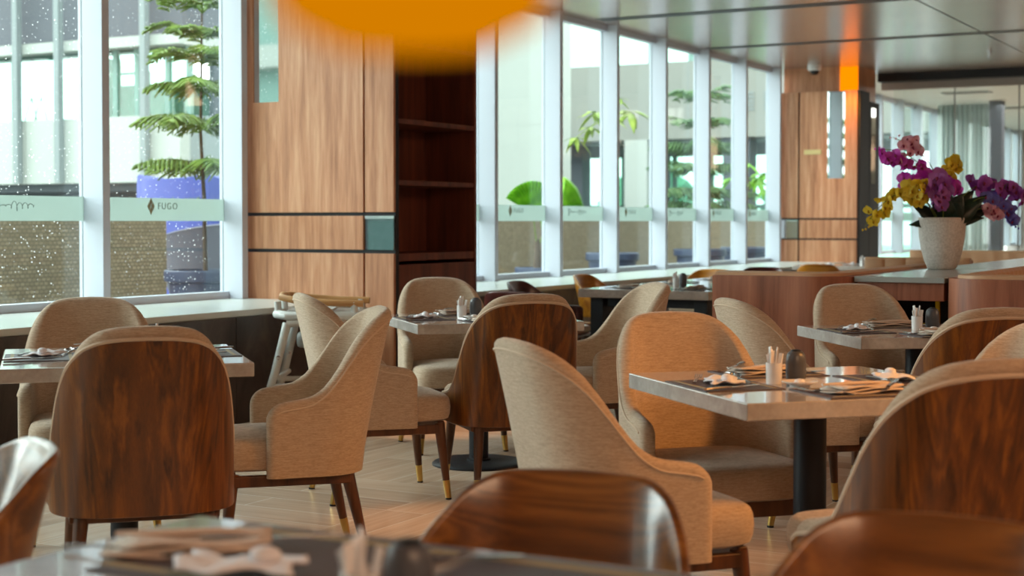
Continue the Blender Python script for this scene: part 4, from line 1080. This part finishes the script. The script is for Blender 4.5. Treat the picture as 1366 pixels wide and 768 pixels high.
# fan palm
t = thing('potted_palm', 'potted fan palm with bright green leaves outside the right-hand windows', 'potted plant', (-8.8, 16.5, 0)); pot(t, .27, .66)
MB().tube([(0, 0, .6), (.01, .01, .85), (0, 0, 1.0)], [.05, .04, .03], 10).obj('trunk', 'trunk_bark', t)
def fan(b, c, d, up, r, spread=2.2, n=16):
    c = Vector(c); d = Vector(d).normalized(); up = Vector(up); s_ = d.cross(up).normalized(); nrm = s_.cross(d).normalized(); prev = None
    for i in range(n*2+1):
        a = (i/(n*2)-.5)*spread; fold = .03*(1 if i % 2 else -1); rad = r*(1-.12*abs(a)/spread)*(1 if i % 2 == 0 else .97)
        row = [c+(d*math.cos(a)+s_*math.sin(a))*rad*u+nrm*(fold*u+.12*r*u*u*(-1)) for u in (0.02, .35, .7, 1.)]
        vs = [b.bm.verts.new(p) for p in row]
        if prev:
            for k_ in range(3): b.bm.faces.new((prev[k_], prev[k_+1], vs[k_+1], vs[k_]))
        prev = vs
for c, d, up, r, sp in (((.02, -.13, 1.30), (.0, -.12, 1), (-.485, .875, 0), .42, 1.9), ((.02, .55, 1.36), (.1, .9, .55), (1, -.3, .3), .58, .9), ((.05, .05, .98), (.1, .25, 1), (1, .2, .2), .34, .7)):
    b = MB(); fan(b, c, d, up, r, sp); b.obj('fan_leaf', 'palm_leaf', t, solid=.002, smooth=False)
    MB().tube([(0, 0, .92), (c[0]*.5, c[1]*.5, (c[2]+.92)/2), c], [.012, .009, .008], 6).obj('leaf_stalk', 'stem_green', t)
# broad-leaved young tree
def broad(loc, lab, r, h, whorls, trunk, mat='tree_leaf', seed=1, ll=.30):
    rr = random.Random(seed); t = thing('potted_tree', lab, 'potted plant', loc, 0); pot(t, r, h)
    MB().tube([(0, 0, h*.9)]+trunk, [.016]+[.012]*(len(trunk)-1)+[.006], 8).obj('stem', 'trunk_bark', t)
    for k_, (x, y, z, n, s_) in enumerate(whorls):
        b = MB(); p0 = min(trunk, key=lambda q: (Vector(q)-Vector((x, y, z))).length); b.tube([p0, ((p0[0]+x)/2, (p0[1]+y)/2, (p0[2]+z)/2+.08), (x, y, z)], [.007, .006, .004], 6)
        for j in range(n):
            a = j*2*PI/n+rr.uniform(-.3, .3); L = ll*s_*rr.uniform(.8, 1.1)
            b.leaf((x, y, z), (x+math.cos(a)*L*.8, y+math.sin(a)*L*.8, z+rr.uniform(-.6, .25)*L), L*.30, droop=.35, n=6)
        b.obj('leaf_whorl', mat, t, recalc=False, solid=.0015)
broad((-8.8, 18.65, 0), 'potted young tree with long drooping leaves outside, left of the far pine', .36, .80, ((0, -1.1, 2.28, 7, .8), (.05, -.65, 2.62, 9, 1.0), (.1, -.2, 2.55, 7, .9), (.0, .55, 2.72, 8, 1.2), (-.1, -.45, 2.45, 7, .9), (.0, .15, 2.85, 6, .9)), [(.0, .0, 1.4), (.05, .05, 2.0), (.0, .0, 2.55)], seed=2)
broad((-8.8, 23.7, 0), 'potted leafy sapling outside the last pane before the far column', .40, .80, ((0, .9, 2.02, 8, 1.), (.05, .45, 1.92, 8, .95), (0, .1, 2.15, 7, .9), (-.1, -.4, 1.9, 7, .8), (.05, .75, 1.75, 6, .8)), [(.0, .0, 1.3), (.03, .1, 1.8), (.0, .05, 2.05)], 'palm_leaf', 4, .36)
# big bowl and covered stack behind the left pot
t = thing('stone_bowl', 'large grey stone bowl lying tilted behind the left potted pine', 'bowl', (-10.25, 12.6, .0)); t.rotation_euler = (H(-6), H(-10), 0)
MB().lathe([(0, .1), (.35, .1), (.6, .35), (.74, .75), (.78, 1.02), (.80, 1.06), (.76, 1.08), (.70, 1.02), (.4, .6), (0, .5)], 48).obj('bowl', 'bowl_stone', t)
MB().lathe([(.38, .0), (.42, .02), (.36, .11), (.0, .11)], 32).obj('foot', 'bowl_stone', t)
t = thing('covered_stack', 'blue tarpaulin-covered stack behind the left potted pine', 'tarpaulin', (-12.35, 14.6, 0))
b = MB(); rows = []
for i in range(13):
    z = 1.75*i/12; rows.append([(.62*math.copysign(abs(math.cos(a))**.4, math.cos(a))*(1+.03*math.sin(a*9+i)), .7*math.copysign(abs(math.sin(a))**.4, math.sin(a))*(1+.03*math.sin(a*7)), z+.03*math.sin(a*5)) for a in np.linspace(0, 2*PI, 49)[:-1]])
vs = b.grid(rows, closed_v=True); b.bm.faces.new(vs[-1]); b.obj('tarpaulin', 'blue_tarp', t)

# left building: white parapet storey with glazed gallery above
t = thing('terrace_building', 'white building with long parapet and glazed upper gallery seen through the left windows', 'building', (0, 0, 0))
CX = -17.49
MB().box(-40, CX, 20, 20.25, 1.89, 3.03).obj('parapet', 'facade_white', t, smooth=False)
MB().box(CX-.25, CX-.001, 20.25, 34, 1.89, 3.03).obj('return_wall', 'facade_shade', t, smooth=False)  # shaded side of the white parapet, its shade put into a darker grey
b = MB()
for x in (-21.1, -19.1): b.box(x-.006, x+.006, 19.994, 20, 1.89, 3.03)
b.obj('parapet_joint', 'facade_grey', t, smooth=False)
MB().box(-40, CX-.1, 20.3, 34, 1.75, 1.93).box(-40, CX-.3, 22, 34, -.02, 1.75).obj('lower_wall', 'facade_dark', t, smooth=False)  # dark colour stands in for the shadow under the parapet
MB().box(-40, CX+.0, 20.0, 20.3, 4.22, 4.40).box(CX-.3, CX, 20.3, 22.4, 4.22, 4.40).obj('gallery_beam', 'facade_white', t, smooth=False)
MB().box(-40, CX-.02, 20.1, 22.4, 4.42, 9).obj('upper_storey', 'slab_under', t, smooth=False)
b = MB()
for x in (-21.22, -20.2, -18.2): b.box(x-.06, x+.06, 19.86, 19.98, 1.9, 9)
b.obj('outer_post', 'facade_shade', t, smooth=False)
b = MB()
for x in (-23.2, -22.4, -21.75, -20.65, -19.75, -19.25, -18.75, -18.05, -17.58): b.box(x-.05, x+.05, 20.32, 20.4, 3.0, 4.22)
b.obj('gallery_mullion', 'frame_green', t, smooth=False)
for x0, x1 in ((-24, -21.3), (-21.3, -19.5), (-19.5, -17.6)): MB().box(x0+.02, x1-.02, 20.35, 20.365, 3.03, 4.22).obj('gallery_glass', 'building_glass', t, smooth=False)
MB().box(-20.95, -20.3, 21.2, 21.6, 3.0, 4.22).box(-20.2, -17.7, 21.4, 21.8, 3.0, 3.72).obj('gallery_furniture', 'frame_green', t, smooth=False)
MB().box(-40, -17.6, 20.4, 34, 2.95, 3.02).obj('gallery_floor', 'facade_grey', t, smooth=False)
b = MB()
for x in (-21.7, -21.45): b.tube([(x-.18, 20.7, 3.03), (x, 20.72, 3.52), (x+.18, 20.7, 3.03)], .02, 6)
b.obj('trestle', 'frame_green', t)
b = MB(); b.box(-20.5, -19.0, 20.9, 20.95, 3.85, 3.9)
for x in (-20.5, -19.75, -19.0): b.box(x-.02, x+.02, 20.9, 20.94, 3.02, 3.9)
b.obj('inner_railing', 'frame_green', t, smooth=False)
# side along the corner
MB().box(CX-.12, CX-.02, 20.9, 22.4, 3.03, 4.22).obj('side_glazing', 'facade_dark', t, smooth=False)

# right building across the terrace
t = thing('courtyard_building', 'pale grey building with upper windows and open ground storey seen through the right-hand windows', 'building', (0, 0, 0))
Y = 36.
MB().box(-30, -8, Y, Y+.4, 3.30, 5.24).obj('wall_band', 'facade_grey', t, smooth=False)
MB().box(-30, -8, Y, Y+.4, 7.6, 10).obj('upper_wall', 'facade_grey', t, smooth=False)
b = MB()
for x in (-18.2, -14.9+.0, -12.2): b.box(x-.008, x+.008, Y-.004, Y, 3.3, 5.24)
b.obj('wall_joint', 'facade_shade', t, smooth=False)
MB().box(-17.25, -16.95, Y, Y+.3, 5.24, 7.6).box(-13.9, -8, Y, Y+.4, 5.24, 7.6).obj('upper_pier', 'facade_grey', t, smooth=False)
b = MB()
for x in (-18.4, -16.0, -14.9, -14.3): b.box(x-.06, x+.06, Y+.15, Y+.25, 5.24, 7.6)
b.obj('upper_mullion', 'frame_green', t, smooth=False)
for x0, x1 in ((-20.5, -17.25), (-16.95, -14.0)): MB().box(x0, x1, Y+.2, Y+.215, 5.24, 7.6).obj('upper_window', 'building_glass', t, smooth=False)
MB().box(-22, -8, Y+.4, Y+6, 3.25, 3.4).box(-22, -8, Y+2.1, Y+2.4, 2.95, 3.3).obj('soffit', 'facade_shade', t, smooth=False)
for x0, x1, y, m in ((-16.65, -16.02, Y, 'facade_white'), (-16.02, -15.7, Y+.3, 'facade_dark'), (-14.0, -13.3, Y+.1, 'facade_dark'), (-19.0, -18.35, Y+1, 'facade_dark'), (-12.5, -12.0, Y+.1, 'facade_shade')):
    MB().box(x0, x1, y, y+.5, -.02, 3.3).obj('pier', m, t, smooth=False)
b = MB()
for x in (-18.9, -17.7, -16.2, -15.15, -14.7, -13.2, -12.2): b.box(x-.06, x+.06, Y+2.2, Y+2.3, -.02, 2.95)
b.box(-22, -8, Y+2.2, Y+2.3, 1.55, 1.66)
b.obj('ground_mullion', 'frame_green', t, smooth=False)
for x0 in (-21.5, -17.5, -13.5): MB().box(x0, x0+3.9, Y+2.24, Y+2.25, 0, 2.95).obj('ground_glass', 'building_glass', t, smooth=False)
b = MB()
for x0 in (-13.5, -12.9): 
    for q in range(5): b.box(x0, x0+.35, Y-.02, Y, 3.95+q*.1, 4.0+q*.1)
b.obj('louvre', 'facade_shade', t, smooth=False)
tag(MB().box(-15.2, -12.33, 24, 24.4, -.02, 8).box(-15.2, -12.33, 23.996, 24, 2.93, 2.945).obj('white_wall', 'facade_white', smooth=False), 'tall bright white wall outside behind the fan palm', 'wall')
rr = random.Random(9)
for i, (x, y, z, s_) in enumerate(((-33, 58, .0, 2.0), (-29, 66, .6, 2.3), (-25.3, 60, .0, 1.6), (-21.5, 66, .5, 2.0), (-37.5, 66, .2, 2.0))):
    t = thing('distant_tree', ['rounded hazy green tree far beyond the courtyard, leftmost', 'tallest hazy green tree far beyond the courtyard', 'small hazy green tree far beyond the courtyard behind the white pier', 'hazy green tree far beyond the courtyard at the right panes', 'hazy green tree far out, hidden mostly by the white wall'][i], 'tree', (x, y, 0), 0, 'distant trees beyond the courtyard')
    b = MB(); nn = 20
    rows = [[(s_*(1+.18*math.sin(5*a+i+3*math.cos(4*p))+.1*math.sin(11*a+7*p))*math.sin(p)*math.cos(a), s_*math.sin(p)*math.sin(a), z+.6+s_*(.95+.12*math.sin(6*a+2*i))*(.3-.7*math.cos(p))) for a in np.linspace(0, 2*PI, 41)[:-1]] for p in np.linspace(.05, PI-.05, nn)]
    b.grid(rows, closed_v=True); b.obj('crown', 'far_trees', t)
    MB().tube([(0, 0, 0), (0, 0, 1.2)], [.25, .2], 8).obj('trunk', 'trunk_bark', t)
# neighbouring block to the south (seen only in the mirrors)
t = thing('neighbour_block', 'pale stepped block outside, reflected in the mirror strip of the near column', 'building', (-24, -14, 0))
MB().box(-12, 6, -.3, .3, 0, 14).obj('wall', 'frame_green', t, smooth=False)
b = MB()
for z in (2.6, 5.0, 7.4): b.box(-12, 6, .3, .8, z, z+.55)
b.obj('ledge', 'facade_white', t, smooth=False)

# ------------------------------------------------------------------ light
w = bpy.data.worlds.new('overcast'); sc.world = w; w.use_nodes = True
bg = w.node_tree.nodes['Background']; bg.inputs[0].default_value = (.90, .99, .97, 1); bg.inputs[1].default_value = 2.05
def spot(loc, target, col, energy, size, blend=.6, rad=.08, name='spot_light'):
    l = bpy.data.lights.new(name, 'SPOT'); l.energy = energy; l.color = col; l.spot_size = H(size); l.spot_blend = blend; l.shadow_soft_size = rad
    o = bpy.data.objects.new(name, l); COL.objects.link(o); o.location = loc; o.rotation_euler = (Vector(target)-Vector(loc)).to_track_quat('-Z', 'Y').to_euler()
def area(loc, target, col, energy, sx, sy, name='fill_light'):
    l = bpy.data.lights.new(name, 'AREA'); l.energy = energy; l.color = col; l.shape = 'RECTANGLE'; l.size = sx; l.size_y = sy
    o = bpy.data.objects.new(name, l); COL.objects.link(o); o.location = loc; o.rotation_euler = (Vector(target)-Vector(loc)).to_track_quat('-Z', 'Y').to_euler()
ORG = (1., .42, .10)
sl = bpy.data.lights.new('hazy_daylight', 'SUN'); sl.energy = 1.3; sl.angle = H(38); sl.color = (.95, .99, 1.)
so = bpy.data.objects.new('hazy_daylight', sl); COL.objects.link(so); so.rotation_euler = Vector((1, .38, -.42)).to_track_quat('-Z', 'Y').to_euler()
area((1.5, 1.0, 3.2), (1.0, 2.5, 0), (1., .60, .36), 65, 2.5, 2.5)  # added warm fill out of view, not a lamp of the room
area((2.5, 8.0, 3.2), (1.5, 8, 0), (1., .60, .36), 65, 2.5, 2.5)  # second added warm fill, also out of view
spot((.9, 4.9, 2.9), (-1.45, 4.45, .5), ORG, 150, 42, .8, .3)
spot((-3.25, 5.35, 3.2), (-3.3, 5.3, 0), ORG, 60, 17)
spot((-4.75, 7.9, 3.2), (-4.8, 7.75, 0), ORG, 90, 22)
area((-3.5, 27, 3.2), (-3.5, 27, 0), (1., .93, .88), 90, 4, 4)  # added fill that brightens the hall behind the glass
spot((-5.86, 19.4, 3.2), (-5.85, 19.69, 2.45), (1, .33, .02), 30, 50)
